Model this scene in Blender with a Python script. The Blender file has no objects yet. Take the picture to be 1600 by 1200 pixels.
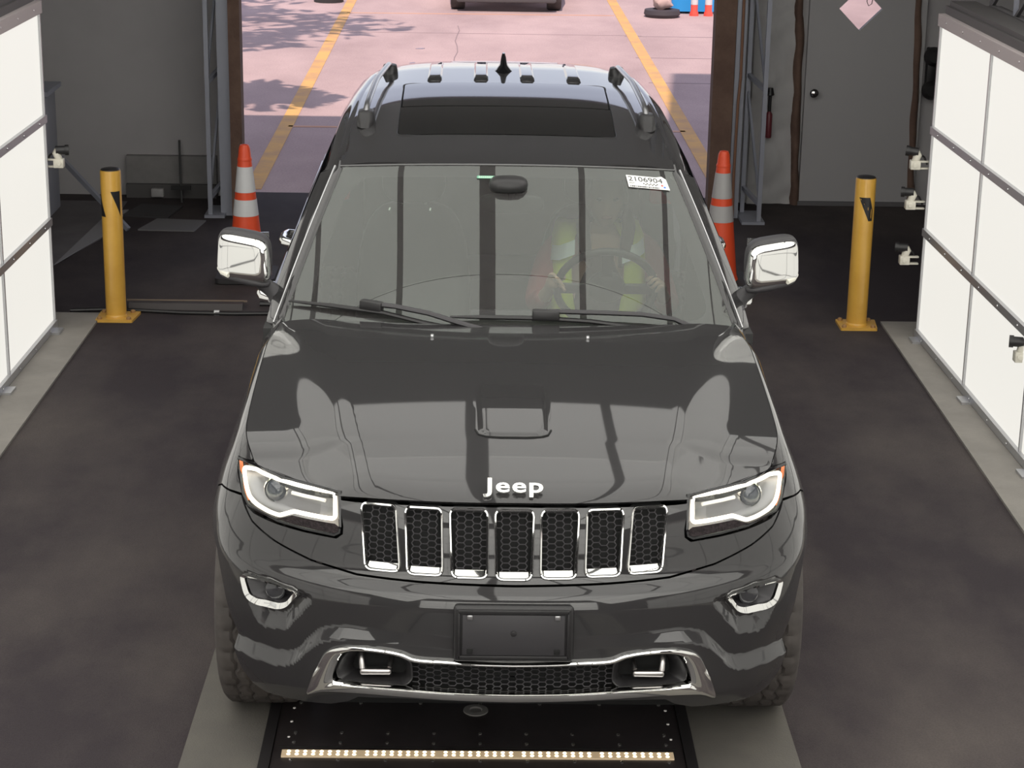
import bpy, bmesh, math, random
import numpy as np
from mathutils import Vector, Matrix
from mathutils.geometry import delaunay_2d_cdt

random.seed(7)
SC = bpy.context.scene
COL = SC.collection
R = math.radians

# ------------------------------------------------------------------ camera
cam = bpy.data.objects.new('camera', bpy.data.cameras.new('camera'))
COL.objects.link(cam)
cam.location = (-0.12774, -6.37166, 3.10451)
_p, _yw, _r, _f = 0.301573, 0.0204042, 0.0171657, 3156.2447
fw = Vector((math.sin(_yw)*math.cos(_p), math.cos(_yw)*math.cos(_p), -math.sin(_p)))
rt = Vector((math.cos(_yw), -math.sin(_yw), 0)); up = rt.cross(fw)
rt2 = rt*math.cos(_r)+up*math.sin(_r); up2 = -rt*math.sin(_r)+up*math.cos(_r)
cam.rotation_euler = Matrix((rt2, up2, -fw)).transposed().to_euler()
cam.data.sensor_width = 36; cam.data.lens = _f/1600*36
cam.data.clip_end = 200
SC.camera = cam

# ------------------------------------------------------------------ exposure, sky, sun
SC.view_settings.view_transform = 'Standard'
SC.view_settings.look = 'None'
SC.view_settings.gamma = 1
SC.view_settings.exposure = 0.0
SC.cycles.max_bounces = 10
SC.cycles.transparent_max_bounces = 12
CEIL_L, SIDE_L, END_L = (1.12, 1.38, 1.6, 1.6, 1.6, 2.5), 0.84, 2.3
SUN_EL, SUN_AZ = R(56), R(6)      # sun stands behind the hall (towards -y)
world = bpy.data.worlds.new('sky'); SC.world = world; world.use_nodes = True
nt = world.node_tree; bg = nt.nodes['Background']
sky = nt.nodes.new('ShaderNodeTexSky'); sky.sky_type = 'NISHITA'; sky.sun_disc = False
sky.sun_elevation = SUN_EL; sky.sun_rotation = R(180)
hz_mix = nt.nodes.new('ShaderNodeMix'); hz_mix.data_type = 'RGBA'; hz_mix.inputs[0].default_value = .62
scl = nt.nodes.new('ShaderNodeMix'); scl.data_type = 'RGBA'; scl.blend_type = 'MULTIPLY'; scl.inputs[0].default_value = 1
scl.inputs[7].default_value = (.24, .24, .24, 1); nt.links.new(sky.outputs[0], scl.inputs[6])
nt.links.new(scl.outputs[2], hz_mix.inputs[6]); tcw = nt.nodes.new('ShaderNodeTexCoord'); spz = nt.nodes.new('ShaderNodeSeparateXYZ'); nt.links.new(tcw.outputs['Generated'], spz.inputs[0])
hr = nt.nodes.new('ShaderNodeValToRGB'); nt.links.new(spz.outputs[2], hr.inputs[0])
hr.color_ramp.elements[0].position = 0; hr.color_ramp.elements[0].color = (1.0, .93, 1.0, 1)
hr.color_ramp.elements[1].position = .55; hr.color_ramp.elements[1].color = (.42, .38, .47, 1)
hm = nt.nodes.new('ShaderNodeMix'); hm.data_type = 'RGBA'; hm.blend_type = 'MULTIPLY'; hm.inputs[0].default_value = 1; hm.inputs[7].default_value = (1.5, 1.5, 1.5, 1)
nt.links.new(hr.outputs[0], hm.inputs[6]); nt.links.new(hm.outputs[2], hz_mix.inputs[7])
nt.links.new(hz_mix.outputs[2], bg.inputs[0]); bg.inputs[1].default_value = 1.0
sun = bpy.data.objects.new('sun', bpy.data.lights.new('sun', 'SUN')); COL.objects.link(sun)
sun.data.energy = 4.3; sun.data.color = (1.0, .80, .72); sun.data.angle = R(.6)
sdir = Vector((math.sin(SUN_AZ)*math.cos(SUN_EL), math.cos(SUN_AZ)*math.cos(SUN_EL), -math.sin(SUN_EL)))
sun.rotation_euler = sdir.to_track_quat('-Z', 'Y').to_euler(); sun.location = (0, -20, 20)

# ------------------------------------------------------------------ materials
def mat(name, col=(.5, .5, .5), rough=.5, metal=0, emit=None, estr=1, coat=0, coat_ior=1.5, spec=.5, coat_rough=.03):
    m = bpy.data.materials.new(name); m.use_nodes = True
    b = m.node_tree.nodes['Principled BSDF']
    b.inputs['Base Color'].default_value = (*col, 1)
    b.inputs['Roughness'].default_value = rough
    b.inputs['Metallic'].default_value = metal
    b.inputs['Coat Weight'].default_value = coat
    b.inputs['Coat IOR'].default_value = coat_ior
    b.inputs['Coat Roughness'].default_value = coat_rough
    b.inputs['Specular IOR Level'].default_value = spec
    if emit is not None:
        b.inputs['Emission Color'].default_value = (*emit, 1)
        b.inputs['Emission Strength'].default_value = estr
    return m
def N(m, t): return m.node_tree.nodes.new(t)
def Lk(m, a, b): m.node_tree.links.new(a, b)
def noisy(m, c1, c2, scale=3, detail=6, lo=.35, hi=.65, bump=0, bscale=200, stretch=(1, 1, 1), c3=None, s3=20):
    """object-space noise between two colours, optional fine bump"""
    b = m.node_tree.nodes['Principled BSDF']
    tc = N(m, 'ShaderNodeTexCoord'); mp = N(m, 'ShaderNodeMapping'); mp.inputs['Scale'].default_value = stretch
    Lk(m, tc.outputs['Object'], mp.inputs[0])
    n = N(m, 'ShaderNodeTexNoise'); n.inputs['Scale'].default_value = scale; n.inputs['Detail'].default_value = detail
    n.inputs['Roughness'].default_value = .62
    Lk(m, mp.outputs[0], n.inputs['Vector'])
    r = N(m, 'ShaderNodeValToRGB'); r.color_ramp.elements[0].position = lo; r.color_ramp.elements[1].position = hi
    r.color_ramp.elements[0].color = (*c1, 1); r.color_ramp.elements[1].color = (*c2, 1)
    Lk(m, n.outputs[0], r.inputs[0]); out = r.outputs[0]
    if c3:
        n3 = N(m, 'ShaderNodeTexNoise'); n3.inputs['Scale'].default_value = s3; n3.inputs['Detail'].default_value = 4
        Lk(m, tc.outputs['Object'], n3.inputs['Vector'])
        r3 = N(m, 'ShaderNodeValToRGB'); r3.color_ramp.elements[0].position = .4; r3.color_ramp.elements[1].position = .7
        r3.color_ramp.elements[0].color = (1, 1, 1, 1); r3.color_ramp.elements[1].color = (*c3, 1)
        Lk(m, n3.outputs[0], r3.inputs[0])
        mx = N(m, 'ShaderNodeMix'); mx.data_type = 'RGBA'; mx.blend_type = 'MULTIPLY'; mx.inputs[0].default_value = 1
        Lk(m, out, mx.inputs[6]); Lk(m, r3.outputs[0], mx.inputs[7]); out = mx.outputs[2]
    Lk(m, out, b.inputs['Base Color'])
    if bump:
        n2 = N(m, 'ShaderNodeTexNoise'); n2.inputs['Scale'].default_value = bscale; n2.inputs['Detail'].default_value = 3
        Lk(m, tc.outputs['Object'], n2.inputs['Vector'])
        bp = N(m, 'ShaderNodeBump'); bp.inputs['Strength'].default_value = bump; bp.inputs['Distance'].default_value = .01
        Lk(m, n2.outputs[0], bp.inputs['Height']); Lk(m, bp.outputs[0], b.inputs['Normal'])
    return m
PAINT = mat('granite_paint', (.026, .025, .026), .5, 0.0, coat=1, coat_ior=1.60, spec=.10)
PAINT_IN = mat('painted_inner_edge', (.015, .014, .015), .6)
CHROME = mat('chrome', (.86, .86, .84), .04, 1)
SATIN = mat('satin_aluminium', (.55, .55, .56), .28, 1)
HOOKM = mat('hook_metal', (.52, .50, .49), .3, 1)
BLACK = mat('black_plastic', (.018, .017, .018), .42)
BLACKG = mat('gloss_black', (.008, .008, .009), .08, spec=.6)
DARKP = mat('dark_plastic', (.035, .033, .036), .5)
VOID = mat('unlit_cavity', (.006, .006, .006), .9)
RUBBER = noisy(mat('tyre_rubber', rough=.75), (.050, .043, .040), (.085, .074, .068), 9, 5)
RIMM = mat('alloy', (.5, .5, .5), .25, 1)
LED = mat('led_white', (1, 1, 1), .3, emit=(1, .88, .70), estr=1.55)
LEDBAR = mat('led_bar', (.8, .8, .78), .25, emit=(1, .93, .82), estr=.35)
AMBER = mat('amber_lens', (.8, .22, .08), .2, emit=(1, .35, .12), estr=.25)
YEL = noisy(mat('yellow_paint', rough=.38, coat=.3), (.62, .34, .055), (.70, .40, .07), 5)
ORANGE = mat('cone_orange', (.78, .085, .028), .45)
REFL = mat('reflective_band', (.66, .66, .67), .35)
REFLG = mat('aged_reflective_band', (.42, .41, .41), .4)
WHITEP = mat('warm_white_plastic', (.68, .65, .56), .4)
def glass_mat(name, tint, ior, base=0.0):
    m = bpy.data.materials.new(name); m.use_nodes = True; t = m.node_tree; t.nodes.clear()
    o = t.nodes.new('ShaderNodeOutputMaterial'); mx = t.nodes.new('ShaderNodeMixShader')
    tr = t.nodes.new('ShaderNodeBsdfTransparent'); tr.inputs[0].default_value = (*tint, 1)
    gl = t.nodes.new('ShaderNodeBsdfGlossy'); gl.inputs['Roughness'].default_value = 0.0; gl.inputs[0].default_value = (.93, 1, .95, 1)
    fr = t.nodes.new('ShaderNodeFresnel'); fr.inputs[0].default_value = ior
    t.links.new(fr.outputs[0], mx.inputs[0]); t.links.new(tr.outputs[0], mx.inputs[1]); t.links.new(gl.outputs[0], mx.inputs[2])
    if base:
        df = t.nodes.new('ShaderNodeBsdfDiffuse'); df.inputs[0].default_value = (.75, .70, .70, 1); m2 = t.nodes.new('ShaderNodeMixShader'); m2.inputs[0].default_value = base
        t.links.new(tr.outputs[0], m2.inputs[1]); t.links.new(df.outputs[0], m2.inputs[2]); t.links.new(m2.outputs[0], mx.inputs[1])
    t.links.new(mx.outputs[0], o.inputs[0]); return m
WGLASS = glass_mat('windshield_glass', (.97, .98, .97), 1.70, .048)
WGLASS2 = glass_mat('windshield_inner_face', (.84, .92, .86), 1.50)
WGLASS2.node_tree.nodes['Glossy BSDF'].inputs[0].default_value = (.72, 1, .85, 1)
SGLASS = glass_mat('tinted_side_glass', (.10, .11, .10), 1.55)
LENSG = glass_mat('clear_lens', (.93, .93, .93), 1.32)

# ------------------------------------------------------------------ object helpers
def link(name, me, m, parent=None, smooth=False):
    o = bpy.data.objects.new(name, me); COL.objects.link(o)
    if m is not None: me.materials.append(m)
    if smooth: me.polygons.foreach_set('use_smooth', [True]*len(me.polygons))
    if parent is not None: o.parent = parent
    return o
def mesh(name, V, F, m, parent=None, smooth=False):
    me = bpy.data.meshes.new(name); me.from_pydata([tuple(map(float, v)) for v in V], [], F); me.update()
    return link(name, me, m, parent, smooth)
def thing(name, label, cat, loc=(0, 0, 0), rz=0, group=None):
    o = bpy.data.objects.new(name, None); COL.objects.link(o); o.location = loc; o.rotation_euler = (0, 0, rz)
    o.empty_display_size = .1
    return tag(o, label, cat, group)
def tag(o, label, cat, group=None, kind=None):
    o['label'] = label; o['category'] = cat
    if group: o['group'] = group
    if kind: o['kind'] = kind
    return o
def struct(o): o['kind'] = 'structure'; return o
def dup(o, parent=None, mirror=False):
    c = o.copy(); COL.objects.link(c)
    if parent is not None: c.parent = parent
    for ch in list(o.children): dup(ch, c)
    return c
class MB:
    def __init__(s): s.V = []; s.F = []
    def add(s, V, F):
        n = len(s.V); s.V += [Vector(v) for v in V]; s.F += [tuple(i+n for i in f) for f in F]; return s
    def box(s, c, d, rot=None, taper=1):
        x, y, z = d[0]/2, d[1]/2, d[2]/2
        V = [Vector((sx*x*(taper if sz > 0 else 1), sy*y*(taper if sz > 0 else 1), sz*z)) for sz in (-1, 1) for sy in (-1, 1) for sx in (-1, 1)]
        if rot is not None: V = [rot @ v for v in V]
        V = [v+Vector(c) for v in V]
        return s.add(V, [(0, 2, 3, 1), (4, 5, 7, 6), (0, 1, 5, 4), (2, 6, 7, 3), (0, 4, 6, 2), (1, 3, 7, 5)])
    def bar(s, a, b, w, h=None, upv=(0, 0, 1)):
        a = Vector(a); b = Vector(b); d = b-a; L = d.length; d.normalize(); h = h or w
        u = Vector(upv); x = d.cross(u)
        if x.length < 1e-4: x = d.cross(Vector((1, 0, 0)))
        x.normalize(); z = x.cross(d); rot = Matrix((x, d, z)).transposed()
        return s.box((a+b)/2, (w, L, h), rot)
    def tube(s, pts, r, n=10, caps=True, closed=False, flat=1.0, upv=None):
        pts = [Vector(p) for p in pts]; k = len(pts); rr = r if isinstance(r, (list, tuple)) else [r]*k
        V = []; F = []; prev = None
        for i, p in enumerate(pts):
            if closed: d = pts[(i+1) % k]-pts[i-1]
            else: d = pts[min(i+1, k-1)]-pts[max(i-1, 0)]
            d.normalize()
            if upv is not None: x = d.cross(Vector(upv))
            elif prev is None: x = d.cross(Vector((0, 0, 1)) if abs(d.z) < .9 else Vector((1, 0, 0)))
            else: x = prev-d*prev.dot(d)
            x.normalize(); prev = x; z = x.cross(d)
            for j in range(n):
                a = 2*math.pi*j/n; V.append(p+(x*math.cos(a)+z*math.sin(a)*flat)*rr[i])
        for i in range(k if closed else k-1):
            for j in range(n):
                F.append((i*n+j, i*n+(j+1) % n, ((i+1) % k)*n+(j+1) % n, ((i+1) % k)*n+j))
        if caps and not closed: F += [tuple(range(n))[::-1], tuple((k-1)*n+j for j in range(n))]
        return s.add(V, F)
    def lathe(s, prof, n=24, M=None, caps=True):
        V = [Vector((r*math.cos(2*math.pi*j/n), r*math.sin(2*math.pi*j/n), z)) for r, z in prof for j in range(n)]
        if M is not None: V = [M @ v for v in V]
        k = len(prof); F = [(i*n+j, i*n+(j+1) % n, (i+1)*n+(j+1) % n, (i+1)*n+j) for i in range(k-1) for j in range(n)]
        if caps: F += [tuple(range(n))[::-1], tuple((k-1)*n+j for j in range(n))]
        return s.add(V, F)
    def loft(s, rings, closed=True, caps=True):
        n = len(rings[0]); V = [v for r in rings for v in r]; k = len(rings)
        F = [(i*n+j, i*n+(j+1) % n, (i+1)*n+(j+1) % n, (i+1)*n+j) for i in range(k-1) for j in range(n if closed else n-1)]
        if caps and closed: F += [tuple(range(n))[::-1], tuple((k-1)*n+j for j in range(n))]
        return s.add(V, F)
    def prism(s, poly, z0, z1, M=None):
        n = len(poly); V = [Vector((x, y, z)) for z in (z0, z1) for x, y in poly]
        if M is not None: V = [M @ v for v in V]
        F = [tuple(range(n))[::-1], tuple(range(n, 2*n))]+[(i, (i+1) % n, n+(i+1) % n, n+i) for i in range(n)]
        return s.add(V, F)
    def build(s, name, m, parent=None, smooth=False, bevel=0, seg=2, auto=True):
        me = bpy.data.meshes.new(name); me.from_pydata([tuple(v) for v in s.V], [], s.F); me.update()
        bm = bmesh.new(); bm.from_mesh(me); bmesh.ops.recalc_face_normals(bm, faces=bm.faces)
        if bevel:
            ed = [e for e in bm.edges if len(e.link_faces) == 2 and e.calc_face_angle() > .6]
            bmesh.ops.bevel(bm, geom=ed, offset=bevel, segments=seg, affect='EDGES', profile=.5)
        if smooth or bevel:
            for f in bm.faces: f.smooth = True
            if auto:
                for e in bm.edges:
                    if len(e.link_faces) == 2 and e.calc_face_angle() > .75: e.smooth = False
        bm.to_mesh(me); bm.free(); return link(name, me, m, parent)
def rounded(poly, r, n=5):
    """round the corners of a closed 2-D polygon"""
    out = []; k = len(poly)
    for i in range(k):
        p = np.array(poly[i]); a = np.array(poly[i-1]); b = np.array(poly[(i+1) % k]); rr = r[i] if isinstance(r, (list, tuple)) else r
        da = a-p; db = b-p; la = np.hypot(*da); lb = np.hypot(*db); t = min(rr, la*.48, lb*.48)
        if t < 1e-6: out.append(tuple(p)); continue
        s0 = p+da/la*t; s1 = p+db/lb*t
        for j in range(n+1):
            u = j/n; out.append(tuple((1-u)**2*s0+2*u*(1-u)*p+u*u*s1))
    return out

# ------------------------------------------------------------------ car body surfaces
class pchip:
    def __init__(s, x, y):
        x = np.array(x, float); y = np.array(y, float); h = np.diff(x); d = np.diff(y)/h; m = np.zeros(len(x))
        for i in range(1, len(x)-1):
            if d[i-1]*d[i] > 0:
                w1 = 2*h[i]+h[i-1]; w2 = h[i]+2*h[i-1]; m[i] = (w1+w2)/(w1/d[i-1]+w2/d[i])
        m[0] = d[0]; m[-1] = d[-1]; s.x, s.y, s.m, s.h = x, y, m, h
    def __call__(s, t):
        t = np.asarray(t, float); i = np.clip(np.searchsorted(s.x, t)-1, 0, len(s.h)-1); u = (t-s.x[i])/s.h[i]; h = s.h[i]
        r = (2*u**3-3*u**2+1)*s.y[i]+(u**3-2*u**2+u)*h*s.m[i]+(-2*u**3+3*u**2)*s.y[i+1]+(u**3-u**2)*h*s.m[i+1]
        lo = s.y[0]+s.m[0]*(t-s.x[0]); hi = s.y[-1]+s.m[-1]*(t-s.x[-1])
        return np.where(t < s.x[0], lo, np.where(t > s.x[-1], hi, r))
def sm(a, b, t):
    t = np.clip((np.asarray(t, float)-a)/(b-a), 0, 1); return t*t*(3-2*t)
W, L, YE, NN = .955, .72, -.20, 2.5
_th = np.linspace(0, np.pi/2, 4000); _x = W*np.sin(_th)**(2/NN); _y = YE-L*np.cos(_th)**(2/NN)
_s = np.r_[0, np.cumsum(np.hypot(np.diff(_x), np.diff(_y)))]; SE = float(_s[-1])
def S_of(y): return SE+(y-YE)
def plan(s):
    s = np.asarray(s, float); a = np.abs(s)
    x = np.where(a < SE, np.interp(a, _s, _x), W); y = np.where(a < SE, np.interp(a, _s, _y), YE+(a-SE))
    return x*np.sign(s+1e-12), y
def plan_n(s):
    e = .012; x1, y1 = plan(s-e); x2, y2 = plan(s+e); l = np.hypot(x2-x1, y2-y1)+1e-9
    return (y2-y1)/l, -(x2-x1)/l
fr = pchip([.2, .28, .36, .42, .5, .62, .70, .745, .775, .80, .9, .97, 1.0, 1.03, 1.06], [.2, .10, .03, .004, 0, 0, .002, .014, .046, .058, .078, .102, .12, .15, .20])
sd = pchip([.2, .3, .4, .5, .6, .72, .8, .9, 1.0, 1.2], [.12, .07, .03, .012, .0, .0, .008, .022, .030, .032])
zt = pchip([0, .3, .56, .8, 1.04, 1.11, 1.20, SE, SE+.2, SE+.4, SE+.6, SE+.72, SE+.85, SE+4], [1.0, .998, .992, 1.008, 1.015, 1.036, 1.051, 1.068, 1.089, 1.112, 1.136, 1.154, 1.164, 1.17])
rollR = pchip([0, 1.0, SE+.2, SE+.6, SE+.72, SE+.85, SE+1.4, SE+5], [.086, .086, .076, .080, .100, .113, .045, .040])
def inward(s, z):
    a = np.abs(s); wf = 1-sm(.45, 1.05, a); d = np.clip((zt(a)-z)/.27, 0, 1)
    roll = rollR(a)*(1-np.sqrt(1-(np.clip(1-d, 0, 1)*.93)**2))/(1-np.sqrt(1-.93**2))
    return wf*fr(z)+(1-wf)*(sd(z)+roll)
def flare(s, z):
    y = np.abs(s)-SE+YE
    return .016*(np.exp(-((y)/.33)**2)+np.exp(-((y-2.915)/.36)**2))*sm(.5, .7, z)*(1-sm(.82, 1.0, z))
# sculpted relief of the bumper: fog pocket facet and the lower step
POCKET = np.array([(.870, .726), (.772, .734), (.690, .729), (.618, .711), (.613, .694), (.658, .638), (.706, .583), (.795, .566), (.830, .577), (.915, .695)])
stepU = pchip([0, .17, .33, .49, .57, .615, .67, .70, .75, .84, .95, 1.3], [.622, .627, .635, .637, .620, .582, .527, .514, .506, .500, .490, .47])
stepA = pchip([0, .3, .5, .62, .75, .95, 1.3], [.003, .006, .022, .032, .034, .030, .02])
def poly_dist_in(px, py, poly):
    shp = px.shape; P = np.stack([px.ravel(), py.ravel()], -1); n = len(poly); best = np.full(len(P), 9.); ins = np.zeros(len(P), bool)
    for i in range(n):
        a = poly[i]; b = poly[(i+1) % n]; d = b-a; t = np.clip(((P-a)@d)/(d@d), 0, 1)
        best = np.minimum(best, np.hypot(*(P-a-t[:, None]*d).T))
        c = ((a[1] > P[:, 1]) != (b[1] > P[:, 1])); xx = a[0]+(P[:, 1]-a[1])/(b[1]-a[1]+1e-12)*d[0]; ins ^= c & (P[:, 0] < xx)
    return np.where(ins, best, -best).reshape(shp)
def relief(s, z):
    a = np.abs(np.asarray(s, float)); z = np.asarray(z, float)+0*a
    d = poly_dist_in(a, z, POCKET)
    pk = -.030*np.clip(d/.040, 0, 1)*(1-sm(.83, .93, a))
    t = np.clip((stepU(a)-z)/.040, 0, 1); t = np.where(t < .12, t*t/.24, t-.06)/.94
    return pk+stepA(a)*t*(1-sm(.9, 1.2, a)*.3)
def fascia(s, z, off=0.0):
    x, y = plan(s); nx, ny = plan_n(s); k = -inward(s, z)+flare(s, z)+relief(s, z)+off
    return np.stack([x+nx*k, y+ny*k, np.asarray(z, float)+0*x], -1)
# hood surface: z = hood_z(x, y)
_es = np.linspace(0, SE+1.2, 700); _E = fascia(_es, zt(_es)-.004)
SC_ = 1.05; _k = np.searchsorted(_es, SC_)
_lx, _ly, _lz = _E[:_k, 0], _E[:_k, 1], _E[:_k, 2]
_sx, _sy, _sz = _E[_k:, 0], _E[_k:, 1], _E[_k:, 2]
hz = pchip([-.9, -.8, -.7, -.5, -.3, 0, .25, .5, .7], [1.000, 1.022, 1.046, 1.083, 1.111, 1.146, 1.168, 1.184, 1.190])
def hood_side(y): return np.interp(y, _sy, _sx, left=_sx[0]), np.where(y < _sy[0], _sz[0]+(y-_sy[0])*.17, np.interp(y, _sy, _sz))
def hood_main(x, y):
    xs, zs = hood_side(y); a = np.abs(x); zc = hz(y); xd = .55+.19*(y+.5)
    g = .28*(a/xs)**2+.72*sm(xd-.09, xd+.13, a)
    gs = .28+.72*sm(xd-.09, xd+.13, xs)
    return zc-(zc-zs)*g/gs
SCOOP = np.array([(-.125, .05), (-.112, -.42), (-.085, -.455), (.085, -.455), (.112, -.42), (.125, .05)])
def hood(x, y, off=0.0):
    x = np.asarray(x, float); y = np.asarray(y, float); a = np.abs(x)
    yl = np.interp(a, _lx, _ly); zl = np.interp(a, _lx, _lz); M = hood_main(x, y); Ml = hood_main(x, yl)
    q = np.clip((y-yl)/.10, 0, 1); r = 1-np.sqrt(np.clip(1-(1-q)**2, 0, 1))
    d = poly_dist_in(x+0*y, y+0*x, SCOOP)
    sc = .009*sm(0, .022, d)*(1-sm(-.28, -.02, y))
    return np.stack([x+0*y, y+0*x, M-(Ml-zl)*r+sc+off], -1)
# windshield: a in [-1,1] across, t in [0,1] up
def wind(a, t, off=0.0):
    a = np.asarray(a, float); t = np.asarray(t, float); b = np.abs(a)**2.2
    yc = .47+.83*t; zc = 1.135+.463*t+.018*np.sin(np.pi*np.clip(t, 0, 1))
    ye = .66+.74*t; ze = 1.135+.431*t+.012*np.sin(np.pi*np.clip(t, 0, 1)); xe = .828-.176*t
    o = off
    return np.stack([a*xe, yc+(ye-yc)*b-o*.48, zc+(ze-zc)*b+o*.87], -1)
rz_ = pchip([1.2, 1.3, 1.7, 2.2, 2.45, 2.7, 3.1, 3.4, 3.6], [1.588, 1.602, 1.640, 1.680, 1.692, 1.699, 1.700, 1.685, 1.665])
rx_ = pchip([1.3, 1.7, 2.4, 3.1, 3.6], [.652, .655, .645, .610, .57])
def roof(x, y, off=0.0):
    a = np.abs(x)/rx_(y)
    rib = 0*np.asarray(x, float)
    return np.stack([x+0*y, y+0*x, rz_(y)-.012*a**2-.030*a**5+rib+off], -1)

def winding_in(P, loops):
    ins = np.zeros(len(P), bool)
    for poly in loops:
        n = len(poly)
        for i in range(n):
            a = poly[i]; b = poly[(i+1) % n]; c = ((a[1] > P[:, 1]) != (b[1] > P[:, 1]))
            xx = a[0]+(P[:, 1]-a[1])/(b[1]-a[1]+1e-15)*(b[0]-a[0]); ins ^= c & (P[:, 0] < xx)
    return ins
def resample(poly, cell):
    out = []; n = len(poly)
    for i in range(n):
        a = np.array(poly[i], float); b = np.array(poly[(i+1) % n], float); k = max(1, int(math.ceil(np.hypot(*(b-a))/cell)))
        for j in range(k): out.append(a+(b-a)*j/k)
    return np.array(out)
def panel(name, F, outer, holes=(), cell=.01, m=None, parent=None, skirt=.014, cy=None, flip=False, thick=0):
    """cookie-cut a trimmed sheet out of the surface F(u, v); edges get an inward skirt"""
    loops = [resample(p, cell*.9) for p in [outer, *holes]]
    allp = np.concatenate(loops); lo = allp.min(0); hi = allp.max(0); cy = cy or cell
    gx, gy = np.meshgrid(np.arange(lo[0]+cell/2, hi[0], cell), np.arange(lo[1]+cy/2, hi[1], cy)); G = np.stack([gx.ravel(), gy.ravel()], -1)
    G = G[winding_in(G, loops)]
    dmin = np.full(len(G), 9.)
    for lp in loops:
        nx = np.roll(lp, -1, 0)
        for a, b in zip(lp, nx):
            d = b-a; t = np.clip(((G-a)@d)/(d@d+1e-15), 0, 1); dmin = np.minimum(dmin, np.hypot(*(G-a-t[:, None]*d).T))
    G = G[dmin > min(cell, cy)*.45]
    pts = np.concatenate([allp, G]); edges = []; k = 0
    for lp in loops:
        n = len(lp); edges += [(k+i, k+(i+1) % n) for i in range(n)]; k += n
    r = delaunay_2d_cdt([Vector(p) for p in pts], edges, [], 0, 1e-7)
    V2 = np.array([tuple(v) for v in r[0]]); T = np.array([f for f in r[2] if len(f) == 3])
    T = T[winding_in(V2[T].mean(1), loops)]
    P = F(V2[:, 0], V2[:, 1]); e = 1.5e-3
    du = F(V2[:, 0]+e, V2[:, 1])-F(V2[:, 0]-e, V2[:, 1]); dv = F(V2[:, 0], V2[:, 1]+e)-F(V2[:, 0], V2[:, 1]-e)
    nr = np.cross(du, dv); nr /= np.linalg.norm(nr, axis=1)[:, None]+1e-12
    if flip: nr = -nr
    fn = np.cross(P[T[:, 1]]-P[T[:, 0]], P[T[:, 2]]-P[T[:, 0]]); bad = (fn*nr[T].mean(1)).sum(1) < 0; T[bad] = T[bad][:, ::-1]
    V = [tuple(p) for p in P]; NR = [tuple(n) for n in nr]; Fc = [tuple(int(i) for i in t) for t in T]
    if skirt:
        orig = {}
        for i, o in enumerate(r[3]):
            for q in o: orig[q] = i
        cen = V2.mean(0)
        for (a, b) in edges:
            a2, b2 = orig.get(a, a), orig.get(b, b)
            if a2 == b2: continue
            pa, pb, na, nb = P[a2], P[b2], nr[a2], nr[b2]; tg = pb-pa; sn = np.cross(tg, na); sn /= np.linalg.norm(sn)+1e-12
            k = len(V); V += [tuple(pa), tuple(pb), tuple(pb-nb*skirt), tuple(pa-na*skirt)]; NR += [tuple(sn)]*4
            mid = (V2[a2]+V2[b2])/2; dd = V2[b2]-V2[a2]; side = np.array([dd[1], -dd[0]]); side /= np.linalg.norm(side)+1e-12
            out_ = not winding_in((mid+side*1e-4)[None], loops)[0]
            du3 = F(mid[:1]+side[:1]*1e-3, mid[1:]+side[1:]*1e-3)[0]-F(mid[:1], mid[1:])[0]
            if not out_: du3 = -du3
            s3 = sn if sn@du3 > 0 else -sn
            NR[-4:] = [tuple(s3)]*4
            f = (k, k+1, k+2, k+3); q = np.cross(np.array(V[k+1])-V[k], np.array(V[k+3])-V[k])
            Fc.append(f if q@s3 > 0 else f[::-1])
    me = bpy.data.meshes.new(name); me.from_pydata(V, [], Fc); me.update()
    me.polygons.foreach_set('use_smooth', [True]*len(me.polygons)); me.normals_split_custom_set_from_vertices(NR)
    return link(name, me, m, parent)
def both(half): return [(u, v) for u, v in half]+[(-u, v) for u, v in half[::-1] if abs(u) > 1e-6]
def mir(poly): return [(-u, v) for u, v in poly][::-1]
def strip(name, F, path, prof, m, parent, closed=True, smooth=True):
    """sweep a profile [(across, height)] along a path in surface space; across = outwards of the loop"""
    path = np.array(path, float); n = len(path); rings = []; e = 1e-3
    area = sum(path[i][0]*path[(i+1) % n][1]-path[(i+1) % n][0]*path[i][1] for i in range(n)); sg = 1 if area > 0 else -1
    for i in range(n):
        a = path[i-1] if (closed or i) else path[i]; b = path[(i+1) % n] if (closed or i < n-1) else path[i]
        d = b-a; d /= np.hypot(*d)+1e-12; nn = np.array([d[1], -d[0]])*sg
        if closed or 0 < i < n-1:
            d1 = path[i]-a; d1 /= np.hypot(*d1)+1e-12; n1 = np.array([d1[1], -d1[0]])*sg; nn = nn/max(.6, nn@n1)
        ring = []
        for (c, h) in prof:
            q = path[i]+nn*c; P = F(q[:1], q[1:])[0]
            u_ = F(q[:1]+e, q[1:])[0]-P; v_ = F(q[:1], q[1:]+e)[0]-P; nr = np.cross(u_, v_); nr /= np.linalg.norm(nr)
            ring.append(P+nr*h)
        rings.append(ring)
    if closed: rings.append(rings[0])
    mb = MB(); k = len(prof)
    V = [Vector(p) for r in rings for p in r]; Fc = [(i*k+j, i*k+j+1, (i+1)*k+j+1, (i+1)*k+j) for i in range(len(rings)-1) for j in range(k-1)]
    if not closed: Fc += [tuple(range(k)), tuple((len(rings)-1)*k+j for j in range(k))]
    mb.add(V, Fc); o = mb.build(name, m, parent, smooth=smooth)
    bm = bmesh.new(); bm.from_mesh(o.data); bmesh.ops.remove_doubles(bm, verts=bm.verts, dist=1e-6); bm.to_mesh(o.data); bm.free()
    return o

# ====================================================================== THE CAR
car = thing('car', 'dark grey sport utility vehicle with seven slot chrome grille parked facing the camera', 'car')

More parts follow.
